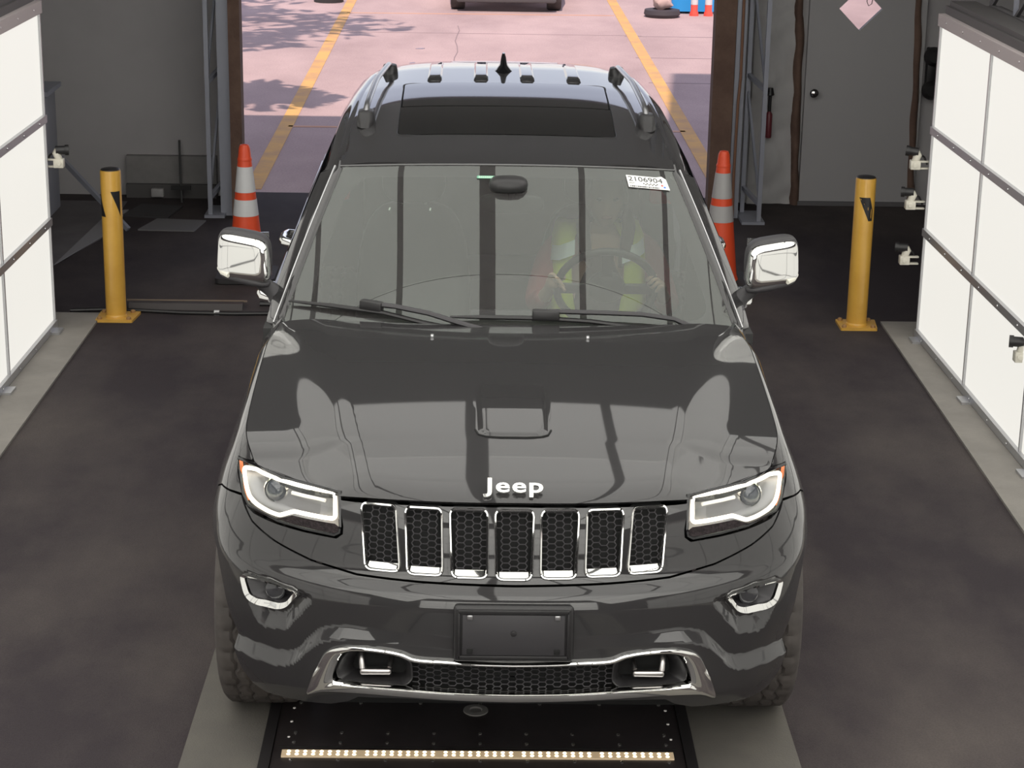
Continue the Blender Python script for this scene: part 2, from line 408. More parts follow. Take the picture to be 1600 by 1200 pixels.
# --- outlines in surface space, metres (across, height)
HL = [(1.150, .998), (1.038, 1.006), (.838, 1.008), (.609, 1.006), (.578, 1.005), (.552, .914), (.554, .895), (.571, .886), (.676, .890), (.787, .896), (.937, .909), (.994, .929), (1.063, .963)]
HLO = [(1.156, 1.002), (1.038, 1.010), (.838, 1.012), (.609, 1.011), (.572, 1.011), (.546, .914), (.547, .891), (.567, .880), (.676, .884), (.787, .890), (.940, .902), (1.0, .924), (1.07, .958)]
SEAM = [(0, .772), (.285, .776), (.484, .781), (.642, .803), (.785, .838), (.896, .872), (.965, .911)]
lipz = lambda s: float(zt(s))-.004
top = [(s, lipz(s)-.004) for s in np.linspace(0, .56, 15)]
# header panel with the seven slots
half = top+[(.567, .985), (.542, .915), (.541, .892), (.562, .876), (.676, .880), (.787, .886), (.90, .894), (.955, .907)]
half += [(s+.0, z+.003) for s, z in SEAM[::-1][1:]]
SLOTS = []
for i in range(-3, 4):
    a = abs(i); ct = [0, .1395, .2815, .4295][a]*(1 if i >= 0 else -1); cb = [0, .133, .269, .402][a]*(1 if i >= 0 else -1)
    wt, wb = .0585, .0525+.001*a
    zb = .787+.004*a; zt_ = .984+.0005*a
    SLOTS.append([(ct-wt, zt_), (ct+wt, zt_), (cb+wb, zb), (cb-wb, zb)])
slot_loops = [rounded(s, [.018, .018, .022, .022], 5) for s in SLOTS]
panel('grille_panel', fascia, both(half), [[(u, v) for u, v in l] for l in slot_loops], .0085, PAINT, car)
def hexmesh(F, loop, m, name, parent, hx, hz_, off, w=.0022):
    """honeycomb bars as one mesh laid just inside an outline, on the recessed surface"""
    poly = np.array(loop); lo = poly.min(0); hi = poly.max(0); mb = MB(); done = set()
    cx = (lo[0]+hi[0])/2; cz = (lo[1]+hi[1])/2
    nx = int((hi[0]-lo[0])/hx)+3; nz = int((hi[1]-lo[1])/hz_)+3
    for i in range(-nx, nx+1):
        for j in range(-nz, nz+1):
            x0 = cx+i*hx*.75*1.333; z0 = cz+(j+(.5 if i % 2 else 0))*hz_
            if not (lo[0]-hx < x0 < hi[0]+hx and lo[1]-hz_ < z0 < hi[1]+hz_): continue
            r1 = hx*.64; r2 = hx*.36
            c = [(x0+r1, z0), (x0+r2, z0+hz_/2), (x0-r2, z0+hz_/2), (x0-r1, z0), (x0-r2, z0-hz_/2), (x0+r2, z0-hz_/2)]
            for k in range(6):
                a = c[k]; b = c[(k+1) % 6]; key = tuple(sorted([(round(a[0], 4), round(a[1], 4)), (round(b[0], 4), round(b[1], 4))]))
                if key in done: continue
                done.add(key)
                mid = np.array([[(a[0]+b[0])/2, (a[1]+b[1])/2]])
                if not winding_in(mid, [poly])[0]: continue
                pa = F(np.array([a[0]]), np.array([a[1]]), off)[0]; pb = F(np.array([b[0]]), np.array([b[1]]), off)[0]
                mb.bar(pa, pb, w, w*1.6, upv=(0, 1, 0))
    return mb.build(name, m, parent)
for l in slot_loops:
    ring = strip('grille_slot', fascia, l, [(.0045, -.004), (.004, .005), (.0015, .0085), (-.0025, .0075), (-.0050, .002), (-.0065, -.022)], CHROME, car)
    lo = np.array(l).min(0); cxs = np.mean([p[0] for p in l])
    # wide bright lip along the bottom of each ring
    bx = [p for p in l]; xl = min(p[0] for p in l if p[1] < .83)+.010; xr = max(p[0] for p in l if p[1] < .83)-.010
    zb = min(p[1] for p in l)
    V = []; n = 8
    for j in range(n+1):
        u = xl+(xr-xl)*j/n
        for (dz, of) in ((.002, .004), (.010, -.001), (.019, -.016)): V.append(fascia(np.array([u]), np.array([zb+dz]), of)[0])
    Fc = [(j*3+k, (j+1)*3+k, (j+1)*3+k+1, j*3+k+1) for j in range(n) for k in range(2)]
    mesh('lower_lip', V, Fc, CHROME, ring, True)
    ins = [(cxs+(p[0]-cxs)*.86, .885+(p[1]-.885)*.92) for p in l]
    hexmesh(fascia, ins, DARKP, 'honeycomb', ring, .0245, .0185, -.016, .0024)
    panel('slot_back', lambda a, b: fascia(a, b, -.034), [(cxs+(p[0]-cxs)*1.02, p[1]) for p in l], (), .03, VOID, ring, skirt=0)

# bumper cover
arch = []
for a in np.linspace(0, 1, 14):
    an = R(118)+a*R(62); arch.append((S_of(.48*math.cos(an)), .40+.455*math.sin(an)))
arch = [p for p in arch if p[0] > 1.0]
LOWER_OUT = [(.0, .548), (.097, .550), (.192, .555), (.287, .558), (.325, .572), (.383, .581), (.462, .583), (.523, .573), (.553, .554), (.577, .512), (.606, .441), (.619, .400), (.569, .420), (.464, .430), (.345, .428), (.191, .424), (0, .420)]
LOWER_IN = [(.0, .537), (.191, .541), (.288, .543), (.344, .560), (.422, .570), (.484, .562), (.511, .534), (.532, .489), (.530, .462), (.423, .459), (.287, .456), (.153, .450), (0, .448)]
bh = [(s, z-.003) for s, z in SEAM[:-1]]+[(.968, .905), (1.0, .922), (1.05, .915), (1.12, .905), (1.20, .893), (1.27, .865)]
bh += [(S_of(-.30), .765), (1.18, .748), (1.10, .722), (1.035, .626), (.985, .527), (.956, .494), (.947, .473), (.914, .394), (.875, .350), (.811, .338), (.63, .362), (.55, .372), (.49, .395), (.46, .415), (.30, .420), (0, .414)]
FOG = rounded([(.905, .710), (.772, .722), (.680, .716), (.664, .699), (.717, .641), (.748, .624), (.835, .617), (.882, .640)], [.02, .02, .012, .012, .02, .02, .02, .03], 4)
FOGIN = rounded([(.888, .702), (.774, .711), (.700, .706), (.691, .698), (.724, .658), (.750, .646), (.826, .642), (.862, .652)], [.012]*8, 4)
midc = [(s*.985, z) for s, z in LOWER_OUT]
panel('bumper', fascia, both(bh), [[(.783+(u-.783)*.965, .672+(v-.672)*.96) for u, v in FOG], [(-(.783+(u-.783)*.965), .672+(v-.672)*.96) for u, v in FOG], both([(s*.99, z-.006 if z > .5 else z+.005) for s, z in LOWER_OUT])], .0075, PAINT, car)
for sg in (1, -1):
    FL = FOG if sg > 0 else mir(FOG); FI = FOGIN if sg > 0 else mir(FOGIN)
    base = lambda a, b, off=0.0: fascia(a, b, off)
    # lamp unit stands in the pocket: chrome ring lofted between outline and inner outline
    FA = np.array(FL); rel = relief(FA[:, 0], FA[:, 1]); rel = sum(np.roll(rel, k) for k in range(-3, 4))/7+.005
    def fp(u, v, off, rl=None):
        k_rel = rel[np.argmin(np.hypot(FA[:, 0]-u, FA[:, 1]-v))] if rl is None else rl
        x_, y_ = plan(np.array([u])); nx_, ny_ = plan_n(np.array([u])); k_ = -inward(np.array([u]), np.array([v]))+off+k_rel
        return np.array([x_[0]+nx_[0]*k_[0], y_[0]+ny_[0]*k_[0], v])
    n = len(FL); tr = MB(); rings = []
    for (lp, of) in ((FL, -.030), (FL, -.004), ([(a[0]*.8+b[0]*.2, a[1]*.8+b[1]*.2) for a, b in zip(FL, FI)], .004), (FI, -.004), (FI, -.03)):
        rings.append([Vector(fp(u, v, of, rel[i_])) for i_, (u, v) in enumerate(lp)])
    tr.loft(rings, caps=False); ring = tr.build('fog_lamp', CHROME, car, smooth=True)
    bz = MB(); rings = []
    cx = sg*.775; cz = .680
    for k, of in ((1.0, -.012), (.93, -.016), (.62, -.05), (.3, -.055)): rings.append([Vector(fp(cx+(u-cx)*k, cz+(v-cz)*k, of)) for u, v in FI])
    bz.loft(rings, caps=False)
    bz.add(rings[-1], [tuple(range(len(FI)))]); bz.build('bezel', DARKP, ring, smooth=True)
    c = Vector(fp(sg*.785, .678, -.042)); c2 = Vector(fp(sg*.785, .678, 0)); d = Vector((sg*.25, -1, 0)).normalized()
    M = Matrix.Translation(c) @ d.to_track_quat('Z', 'Y').to_matrix().to_4x4()
    MB().lathe([(.031, -.01), (.031, .006), (.027, .009), (.02, .012), (.008, .014)], 24, M).build('bulb_lens', mat('fog_lens', (.05, .05, .055), .12, spec=.8), ring, smooth=True)

# lower chrome surround, grille, cups and tow hooks
lo_o = both(LOWER_OUT); lo_i = both(LOWER_IN)
ro = resample(lo_o, .012); 
def match(outer, inner):
    # pair by polyline fraction of matching control points
    res = []
    return res
def interp_loop(half_a, half_b, t): return [(a[0]*(1-t)+b[0]*t, a[1]*(1-t)+b[1]*t) for a, b in zip(half_a, half_b)]
# give both half outlines equal counts, paired by hand
PA = [(0, .548), (.10, .550), (.20, .555), (.285, .558), (.325, .572), (.383, .581), (.462, .584), (.523, .573), (.553, .554), (.577, .512), (.606, .441), (.617, .398), (.569, .420), (.464, .430), (.345, .428), (.191, .424), (0, .420)]
PB = [(0, .537), (.10, .539), (.195, .542), (.288, .544), (.335, .560), (.385, .568), (.45, .570), (.490, .561), (.511, .538), (.524, .510), (.532, .480), (.530, .464), (.510, .461), (.423, .459), (.310, .457), (.175, .452), (0, .449)]
def smooth_pair(A, B, k=4):
    A = np.array(A); B = np.array(B); n = len(A); o = []; q = []
    for i in range(n-1):
        for j in range(k):
            t = j/k; m_ = lambda X: (.5*((2*X[i])+(-X[max(i-1, 0)]+X[i+1])*t+(2*X[max(i-1, 0)]-5*X[i]+4*X[i+1]-X[min(i+2, n-1)])*t*t+(-X[max(i-1, 0)]+3*X[i]-3*X[i+1]+X[min(i+2, n-1)])*t**3))
            o.append(m_(A)); q.append(m_(B))
    o.append(A[-1]); q.append(B[-1]); return o, q
oA, oB = smooth_pair(PA, PB)
full = lambda X: [(u, v) for u, v in X]+[(-u, v) for u, v in X[::-1]][1:-1]
oA, oB = full(oA), full(oB)
tr = MB(); rings = []
for t, of in ((0, -.006), (0, .006), (.10, .012), (.45, .015), (.82, .014), (1, .006), (1.0, -.03)):
    rings.append([Vector(fascia(np.array([a[0]*(1-t)+b[0]*t]), np.array([a[1]*(1-t)+b[1]*t]), of)[0]) for a, b in zip(oA, oB)])
tr.loft(rings, caps=False); tr.build('bumper_trim', CHROME, car, smooth=True)
panel('lower_grille_back', lambda a, b: fascia(a, b, -.075), both([(0, .56), (.56, .58), (.56, .43), (0, .42)]), (), .04, VOID, car, skirt=.0)
lg = both([(0, .541), (.29, .547), (.30, .50), (.292, .458), (0, .450)])
hexmesh(fascia, lg, DARKP, 'lower_grille', car, .0225, .0165, -.026, .0022)
for sg in (1, -1):
    CU = rounded([(.300, .535), (.345, .560), (.43, .568), (.49, .560), (.515, .53), (.530, .49), (.525, .462), (.42, .459), (.315, .457), (.296, .48)], .012, 4)
    CU = [(sg*u, v) for u, v in CU]; cup = MB(); cx, cz = sg*.405, .507
    rings = [[Vector(fascia(np.array([cx+(u-cx)*k]), np.array([cz+(v-cz)*k]), of)[0]) for u, v in CU] for k, of in ((1.0, -.014), (.96, -.012), (.80, -.03), (.74, -.07))]
    cup.loft(rings, caps=False); cup.build('tow_hook_bezel', BLACK, car, smooth=True)
    # tow hook: a C shaped forged loop lying flat, open to the bumper
    hk = MB(); hk.box((sg*.407, -.868, .492), (.096, .026, .022)); ho = hk.build('tow_hook', HOOKM, car, bevel=.009, seg=4)
    MB().tube([(sg*.447, -.868, .500), (sg*.449, -.862, .522), (sg*.450, -.845, .543), (sg*.450, -.79, .548)], [.010, .010, .010, .010], 10).build('hook_arm', HOOKM, ho, smooth=True)
    MB().tube([(sg*.366, -.862, .500), (sg*.364, -.845, .515), (sg*.362, -.79, .520)], [.008, .008, .007], 10).build('hook_arm', HOOKM, ho, smooth=True)

# licence plate bracket
pb = MB(); y0 = -.925
pb.box((0, -.936, .648), (.352, .022, .178)); plate = pb.build('plate_bracket', BLACK, car, bevel=.012, seg=3)
MB().box((0, -.950, .648), (.300, .006, .128)).build('plate_recess', DARKP, plate, bevel=.002)
fr_ = MB()
for z in (.722, .577): fr_.box((0, -.951, z), (.326, .008, .012))
for x in (-.160, .160): fr_.box((x, -.951, .648), (.008, .008, .150))
fr_.build('raised_rim', BLACK, plate, bevel=.002)
for x in (-.128, .128):
    for z in (.705, .597):
        MB().box((x, -.9545, z), (.017, .006, .016)).build('screw_clip', VOID if z < .65 else SATIN, plate, bevel=.002)
MB().lathe([(.009, 0), (.009, .004), (.004, .005)], 12, Matrix.Translation((0, -.953, .655)) @ Matrix.Rotation(R(90), 4, 'X')).build('centre_boss', BLACK, plate)

# headlights
def F_(u, v, off=0.0): return Vector(fascia(np.array([u]), np.array([v]), off)[0])
LEDP = [(1.085, .985), (1.007, .997), (.804, .999), (.600, .996), (.590, .985), (.578, .936), (.585, .929), (.610, .928), (.736, .930), (.757, .922), (.791, .909), (.838, .911), (.908, .918), (.961, .928), (1.015, .950), (1.06, .968)]
for sg in (1, -1):
    H = MB(); hl = [(sg*u, v) for u, v in HL]
    cx, cz = sg*.78, .955
    rings = [[F_(u, v, -.002) for u, v in hl], [F_(u, v, -.012) for u, v in hl], [F_(cx+(u-cx)*.90, cz+(v-cz)*.86, -.032) for u, v in hl], [F_(cx+(u-cx)*.55, cz+(v-cz)*.5, -.040) for u, v in hl]]
    H.loft(rings, caps=False); H.add(rings[-1], [tuple(range(len(hl)))])
    head = H.build('headlight', mat('lamp_reflector', (.40, .40, .41), .3, .7), car, smooth=True)
    lp = rounded([(sg*u, v) for u, v in LEDP], .012, 3)
    pth = resample(lp, .012)
    MB().tube([F_(u, v, -.008) for u, v in pth], .0068, 8, closed=True).build('led_strip', LED, head, smooth=True)
    # dark border between lamp and body
    strip('dark_border', fascia, [(sg*u, v) for u, v in HL], [(.004, -.006), (.003, .001), (-.003, .0015), (-.009, -.006)], BLACKG, head)
    # amber side marker
    am = [(sg*u, v) for u, v in [(1.135, .991), (1.075, .962), (1.015, .936), (.955, .916)]]
    amb = MB(); V = []
    for i, (u, v) in enumerate(am): V += [F_(u-sg*.002, v+.003, -.002), F_(u-sg*.016, v+.011, -.004)]
    amb.add(V, [(2*i, 2*i+1, 2*i+3, 2*i+2) for i in range(3)]); amb.build('amber_marker', AMBER, head)
    # projector lens
    c = F_(sg*.868, .962, -.034); d = Vector((sg*.35, -1, .12)).normalized(); M = Matrix.Translation(c) @ d.to_track_quat('Z', 'Y').to_matrix().to_4x4()
    MB().lathe([(.040, -.012), (.041, .004), (.036, .010), (.034, .006)], 28, M, caps=False).build('projector_ring', CHROME, head, smooth=True)
    MB().lathe([(.034, .004), (.031, .012), (.024, .019), (.014, .023), (.004, .025)], 28, M).build('projector_lens', mat('projector_glass', (.10, .11, .13), .03, spec=1), head, smooth=True)
    bar = [F_(sg*u, v, -.018) for u, v in ((.775, .973), (.72, .9725), (.66, .972), (.632, .971))]
    MB().tube(bar, .0060, 8).build('inner_light_bar', LEDBAR, head, smooth=True)
    # textured black insert under the lamp
    IN = [(sg*u, v) for u, v in [(.935, .908), (.838, .900), (.792, .901), (.757, .912), (.735, .920), (.605, .918), (.575, .918), (.558, .910), (.558, .897), (.573, .890), (.676, .894), (.787, .899)]]
    ins = panel('lamp_insert', lambda a, b: fascia(a, b, -.001), IN, (), .012, noisy(mat('grained_plastic', rough=.6, spec=.12), (.014, .011, .012), (.036, .028, .030), 90, bump=.4, bscale=150), head, skirt=.004)
    cov = [(sg*u, v) for u, v in [(1.146, .995), (1.038, 1.002), (.838, 1.004), (.609, 1.003), (.584, 1.001), (.566, .926), (.605, .922), (.735, .924), (.757, .914), (.792, .904), (.838, .904), (.937, .912), (.994, .932), (1.06, .964)]]
    panel('lens_cover', lambda a, b: fascia(a, b, .002), cov, (), .02, LENSG, head, skirt=0)

# hood
yr = lambda x: .50+.11*(abs(x)/.82)**2.5
hl_pts = []
for s in list(np.linspace(0, SC_, 40)):
    p = fascia(np.array([s]), np.array([zt(s)-.004]))[0]; hl_pts.append((p[0], p[1]+.004))
side = []
for y in np.linspace(-.44, .585, 26):
    xs, _ = hood_side(np.array([y])); side.append((float(xs[0])-.003, y))
rear = [(x, yr(x)) for x in np.linspace(.79, 0, 14)]
hhalf = hl_pts+side+rear
hood_o = panel('hood', hood, both(hhalf), (), .011, PAINT, car, skirt=.018)
for x, z in ((-.27, 0), (.27, 0)):
    p = hood(np.array([x]), np.array([.37]))[0]; MB().box((x, .37, p[2]+.004), (.012, .02, .012)).build('washer_nozzle', SATIN, hood_o, bevel=.003)
# slot line at the foot of the raised hood centre
sl = [(-.118, -.405), (-.108, -.438), (-.085, -.452), (-.04, -.457), (.04, -.457), (.085, -.452), (.108, -.438), (.118, -.405)]
MB().tube([hood(np.array([x]), np.array([y]))[0]+np.array([0, 0, .001]) for x, y in sl], .0035, 6).build('scoop_groove', VOID, hood_o)
# badge
def text_mesh(name, s, size, m, parent, M, extrude=.004, bevel=0, offset=0, spacing=1):
    cu = bpy.data.curves.new(name, 'FONT'); cu.body = s; cu.size = size; cu.extrude = extrude; cu.bevel_depth = bevel; cu.offset = offset
    cu.align_x = 'CENTER'; cu.align_y = 'CENTER'; cu.space_character = spacing; cu.resolution_u = 4
    t = bpy.data.objects.new(name+'_tmp', cu); COL.objects.link(t); dg = bpy.context.evaluated_depsgraph_get()
    me = bpy.data.meshes.new_from_object(t.evaluated_get(dg)); bpy.data.objects.remove(t); bpy.data.curves.remove(cu)
    me.transform(M); me.name = name; me.materials.clear(); return link(name, me, m, parent)
nb = Vector((0, -.80, .60)).normalized()
Mb = Matrix.Translation((0, -.768, 1.044)) @ Matrix.Rotation(R(46), 4, 'X') @ Matrix.Diagonal((1.15, .80, 1, 1))
text_mesh('badge', 'Jeep', .080, CHROME, hood_o, Mb, .004, .0010, .0008, 1.10)

# fenders, doors, quarters
def arch_pts(yc, r, a0, a1, n=18): return [(S_of(yc+r*math.cos(R(a0+(a1-a0)*i/n))), .40+r*1.0*math.sin(R(a0+(a1-a0)*i/n))) for i in range(n+1)]
yF, yD1, yD2, yQ = .62, 1.62, 2.55, 3.75
topline = lambda y0, y1, n, dz=.004: [(S_of(y), float(zt(S_of(y)))-dz) for y in np.linspace(y0, y1, n)]
fen = [(1.004, .929), (1.10, .914), (1.20, .899), (1.275, .870)]+arch_pts(0, .47, 126, -8)
fen += [(S_of(.60), .33), (S_of(yF), .60), (S_of(yF), 1.0), (S_of(yF), float(zt(S_of(yF)))-.004)]
fen += topline(yF, -.35, 24)[1:]+[(1.165, float(zt(1.165))-.004), (1.10, 1.018), (1.063, 1.016), (1.045, 1.014), (1.07, 1.010), (1.157, 1.003), (1.07, .957), (1.014, .934)]
fen = [(1.004, .929), (1.10, .914), (1.20, .899), (1.275, .870)]+arch_pts(0, .47, 126, -8)+[(S_of(.60), .33), (S_of(yF), .60), (S_of(yF), 1.0)]+topline(yF, -.20, 20)+[(s, float(zt(s))-.004) for s in np.linspace(SE-.04, 1.068, 9)]+[(1.064, 1.0125), (1.10, 1.009), (1.158, 1.003), (1.075, .957), (1.010, .931)]
d1 = [(S_of(yF+.008), .36)]+[(S_of(yD1), .36)]+topline(yD1, yF+.008, 8)
d2 = [(S_of(yD1+.008), .36), (S_of(2.42), .36)]+[(S_of(2.915+.47*math.cos(R(a))), .40+.47*math.sin(R(a))) for a in (176, 160, 145, 130, 118)]+[(S_of(yD2+.15), 1.0)]+topline(yD2+.15, yD1+.008, 8)
q = [(S_of(2.915+.47*math.cos(R(a))), .40+.47*math.sin(R(a))) for a in np.linspace(117, 0, 14)]+[(S_of(yQ), .40)]+topline(yQ, yD2+.158, 8)
for sg in (1, -1):
    f = (lambda p: p) if sg > 0 else mir
    fo = panel('fender', fascia, f(fen), (), .013, PAINT, car, skirt=.02)
    for nm, pl in (('front_door', d1), ('rear_door', d2), ('quarter_panel', q)):
        o = panel(nm, fascia, f(pl), (), .05, PAINT, car, skirt=.02)
        if nm != 'quarter_panel':
            hy = 1.72 if nm == 'front_door' else 2.66
            hy = 1.42 if nm == 'front_door' else 2.36
            ph = [(sg*.925, hy, 1.025), (sg*.965, hy+.02, 1.03), (sg*.978, hy+.06, 1.03), (sg*.978, hy+.14, 1.03), (sg*.965, hy+.18, 1.03), (sg*.925, hy+.20, 1.025)]
            MB().tube(ph, [.018, .021, .020, .020, .021, .018], 12, flat=1.0).build('door_handle', CHROME, o, smooth=True)
    # plastic arch lip
    lip = [F_(sg*s, z, .0) for s, z in arch_pts(0, .47, 126, 0, 20)]
# greenhouse side: pillars, glass, roof edge
def side_x(z, y=1.4):
    xt = float(rx_(max(y, 1.4)))+.072
    return .885-(.885-xt)*np.clip((z-1.155)/.43, 0, 1)**1.25
def gl_edge(t): # windshield edge curve
    return wind(np.array([1.0]), np.array([t]))[0]
rail_z = lambda y: float(rz_(y))-.042
for sg in (1, -1):
    V = []; n = 14; rings = []
    for i in range(n+1):
        t = i/n; g = gl_edge(t-.02); z = g[2]; xo = float(side_x(z)) if z < 1.58 else .72
        xo = max(xo, g[0]+.035)
        rings.append([Vector((sg*(g[0]-.012), g[1]-.004, z+.004)), Vector((sg*(g[0]+.006), g[1]+.002, z+.006)), Vector((sg*(g[0]*.72+xo*.28), g[1]+.020, z-.006)), Vector((sg*(xo-.004), g[1]+.055, z-.028)), Vector((sg*(xo+.003), g[1]+.10, z-.05)), Vector((sg*(xo-.03), g[1]+.10, z-.06)), Vector((sg*(g[0]-.02), g[1]+.04, z-.04))])
    # continue as the roof side rail above the doors
    for y in np.linspace(1.55, 3.5, 12):
        xr = float(rx_(y)); z = rail_z(y); xo = xr+.045
        rings.append([Vector((sg*(xr-.012), y, z+.004)), Vector((sg*(xr+.018), y, z-.004)), Vector((sg*(xr+.048), y, z-.026)), Vector((sg*(xr+.070), y, z-.062)), Vector((sg*(xr+.076), y, z-.10)), Vector((sg*(xr+.03), y, z-.11)), Vector((sg*(xr-.03), y, z-.05))])
    mb = MB(); mb.loft(rings); mb.build('roof_side_pillar', PAINT, car, smooth=True, auto=False)
    dr = MB().tube([Vector((sg*(gl_edge(t)[0]+.022), gl_edge(t)[1]+.022, gl_edge(t)[2]-.002)) for t in np.linspace(.0, 1, 12)], .004, 6)
    dr.build('drip_moulding', SATIN, car, smooth=True)
    # side windows as one sheet per door plus dark frames
    def sidewin(name, y0, y1, fy=None):
        V = []; ny = 8; nz = 5
        for i in range(ny+1):
            y = y0+(y1-y0)*i/ny
            zt2 = rail_z(max(y, 1.35))-.05
            if y < 1.45: zt2 = min(zt2, float(np.interp(y-.085, [gl_edge(t)[1] for t in np.linspace(0, 1, 20)], [gl_edge(t)[2] for t in np.linspace(0, 1, 20)]))-.03)
            for j in range(nz+1):
                z = 1.14+(zt2-1.14)*j/nz; V.append((sg*(float(side_x(z, y))-.012), y, z))
        Fc = [(i*(nz+1)+j, i*(nz+1)+j+1, (i+1)*(nz+1)+j+1, (i+1)*(nz+1)+j) for i in range(ny) for j in range(nz)]
        return mesh(name, V, Fc, SGLASS, car, True)
    sidewin('front_side_window', .80, 1.60); sidewin('rear_side_window', 1.68, 2.62); sidewin('quarter_window', 2.74, 3.45)
    for y in (1.64, 2.68): MB().bar((sg*.89, y, 1.13), (sg*(float(rx_(y))+.055), y+.02, rail_z(y)-.07), .03, .075, upv=(0, 1, 0)).build('door_pillar', BLACKG, car)
    MB().tube([(sg*.880, y, float(zt(S_of(y)))+.002) for y in np.linspace(.86, 3.5, 12)], .008, 6).build('belt_moulding', SATIN, car, smooth=True)

# roof
yh = lambda x: 1.303+.097*(abs(x)/.652)**2.2
rh = [(x, yh(x)) for x in np.linspace(0, .648, 14)]+[(float(rx_(y)), y) for y in np.linspace(1.5, 3.52, 22)]+[(.56, 3.60), (.4, 3.62), (0, 3.64)]
SRO = rounded([(-.445, 1.715), (.445, 1.715), (.452, 2.70), (-.452, 2.70)], .045, 5)
roof_o = panel('roof', roof, both(rh), [SRO], .02, PAINT, car, skirt=.02)
GLR = mat('sunroof_glass', (.008, .008, .008), .04, spec=.7)
for nm, y0, y1 in (('front_sunroof_glass', 1.722, 2.18), ('rear_sunroof_glass', 2.19, 2.692)):
    lp = rounded([(-.440, y0), (.440, y0), (.445, y1), (-.445, y1)], [.04, .04, .01, .01] if y0 < 2 else [.01, .01, .04, .04], 4)
    panel(nm, lambda a, b: roof(a, b, .001), lp, (), .025, GLR, roof_o, skirt=.006)
strip('sunroof_seal', roof, SRO, [(.003, -.004), (.002, .002), (-.002, .002), (-.006, -.006)], BLACK, roof_o)
for x in (-.315, -.105, .105, .315):
    V = []
    for y, h in ((2.742, -.004), (2.762, .010), (2.9, .010), (3.1, .010), (3.35, .009), (3.42, -.002)):
        for dx in (-.034, -.024, .024, .034):
            p = roof(np.array([x+dx]), np.array([y]))[0]; V.append(p+np.array([0, 0, h if abs(dx) < .03 else -.002]))
    Fc = [(i*4+j, i*4+j+1, (i+1)*4+j+1, (i+1)*4+j) for i in range(5) for j in range(3)]
    mb = MB(); mb.add(V, Fc); mb.build('roof_rib', PAINT, roof_o, smooth=True)
# antenna fin
AB = []
for z, w_, y0, y1 in ((0, .034, 2.96, 3.16), (.010, .026, 2.975, 3.15), (.03, .013, 3.01, 3.145), (.06, .009, 3.06, 3.14), (.078, .005, 3.09, 3.135)):
    zz = 1.697+z; AB.append([Vector((w_*1.35*a, (y0+y1)/2+(y1-y0)/2*b, zz)) for a, b in ((0, -1), (.7, -.6), (1, 0), (.8, .7), (0, 1), (-.8, .7), (-1, 0), (-.7, -.6))])
MB().loft(AB).build('antenna_fin', BLACKG, roof_o, smooth=True)
# rails
for sg in (1, -1):
    def rp(y, h, dx=0): return Vector((sg*(float(np.interp(y, [1.95, 2.6, 3.2], [.585, .567, .525]))+dx), y, float(roof(np.array([.56]), np.array([y]))[0][2])+h))
    hh = lambda y: .012+.040*float(sm(1.92, 2.06, y))*float(1-sm(3.06, 3.20, y))
    rail = MB().tube([rp(y, hh(y)) for y in np.linspace(1.96, 3.2, 20)], .013, 12, flat=.8).build('roof_rail', SATIN, roof_o, smooth=True)
    for y0, y1 in ((1.88, 2.08), (3.04, 3.22)):
        rings = []
        for i, (f0, sc_) in enumerate(((0, 1.0), (.55, .85), (1, .55))):
            z = -.012+.056*f0
            yc_ = (y0+y1)/2+(.02 if y0 < 2.5 else -.02)*f0
            ctr = rp(yc_, 0); ctr.z = float(roof(np.array([.56]), np.array([yc_]))[0][2])+z
            rings.append([ctr+Vector((.036*a*(1-.15*f0), (y1-y0)/2*b*sc_, 0)) for a, b in ((-1, -.55), (-.5, -1), (.5, -1), (1, -.55), (1, .55), (.5, 1), (-.5, 1), (-1, .55))])
        MB().loft(rings).build('rail_foot', BLACK, rail, bevel=.006)

# windshield
wo = rounded([(-1, -.03), (1, -.03), (1, 1), (-1, 1)], .04, 4)
wind_o = panel('windshield', wind, wo, (), .05, WGLASS, car, skirt=0, cy=.04)
FRIT = mat('frit_band', (.012, .012, .012), .35)
inner = rounded([(-.90, .075), (.90, .075), (.905, .80), (.84, .925), (-.84, .925), (-.905, .80)], [.1, .1, .12, .1, .1, .12], 5)
panel('frit_band', lambda a, b: wind(a, b, -.006), wo, [inner], .04, FRIT, wind_o, skirt=0)
panel('inner_face', lambda a, b: wind(a, b, -.009), inner, (), .06, WGLASS2, wind_o, skirt=0)
cowl = panel('cowl', lambda a, b: wind(a, b, -.012), [(-1, -.14), (1, -.14), (1, .0), (-1, .0)], (), .06, BLACK, car, skirt=0)
sealp = [wind(np.array([a]), np.array([1.002]), .002)[0] for a in np.linspace(-1, 1, 30)]
MB().tube(sealp, .003, 6).build('header_seal', mat('seal_grey', (.16, .16, .16), .4), wind_o, smooth=True)
# label and sticker on the glass
def on_glass(a, t, off=.003):
    P = Vector(wind(np.array([a]), np.array([t]), off)[0]); u = Vector(wind(np.array([a+.01]), np.array([t]), off)[0])-P; v = Vector(wind(np.array([a]), np.array([t+.01]), off)[0])-P
    u.normalize(); v.normalize(); n = u.cross(v).normalized(); v = n.cross(u); return Matrix.Translation(P) @ Matrix((u, v, n)).transposed().to_4x4()
Ml = on_glass(.805, .902) @ Matrix.Rotation(R(-5), 4, 'Z')
PAPER = mat('label_paper', (.82, .82, .80), .5); INK = mat('ink', (.02, .02, .02), .6)
lab = MB().prism([(-.083, -.038), (.083, -.038), (.078, .028), (.062, .044), (.038, .036), (-.083, .036)], 0, .0008, Ml).build('price_label', PAPER, wind_o)
lab['label'] = 'white paper label with number 2106904'
text_mesh('label_number', '2106904', .040, INK, lab, Ml @ Matrix.Translation((-.008, .013, .0012)), .0002)
text_mesh('label_print', 'OUT', .011, INK, lab, Ml @ Matrix.Translation((-.066, -.012, .0012)), .0002)
lr = MB(); rnd = random.Random(3)
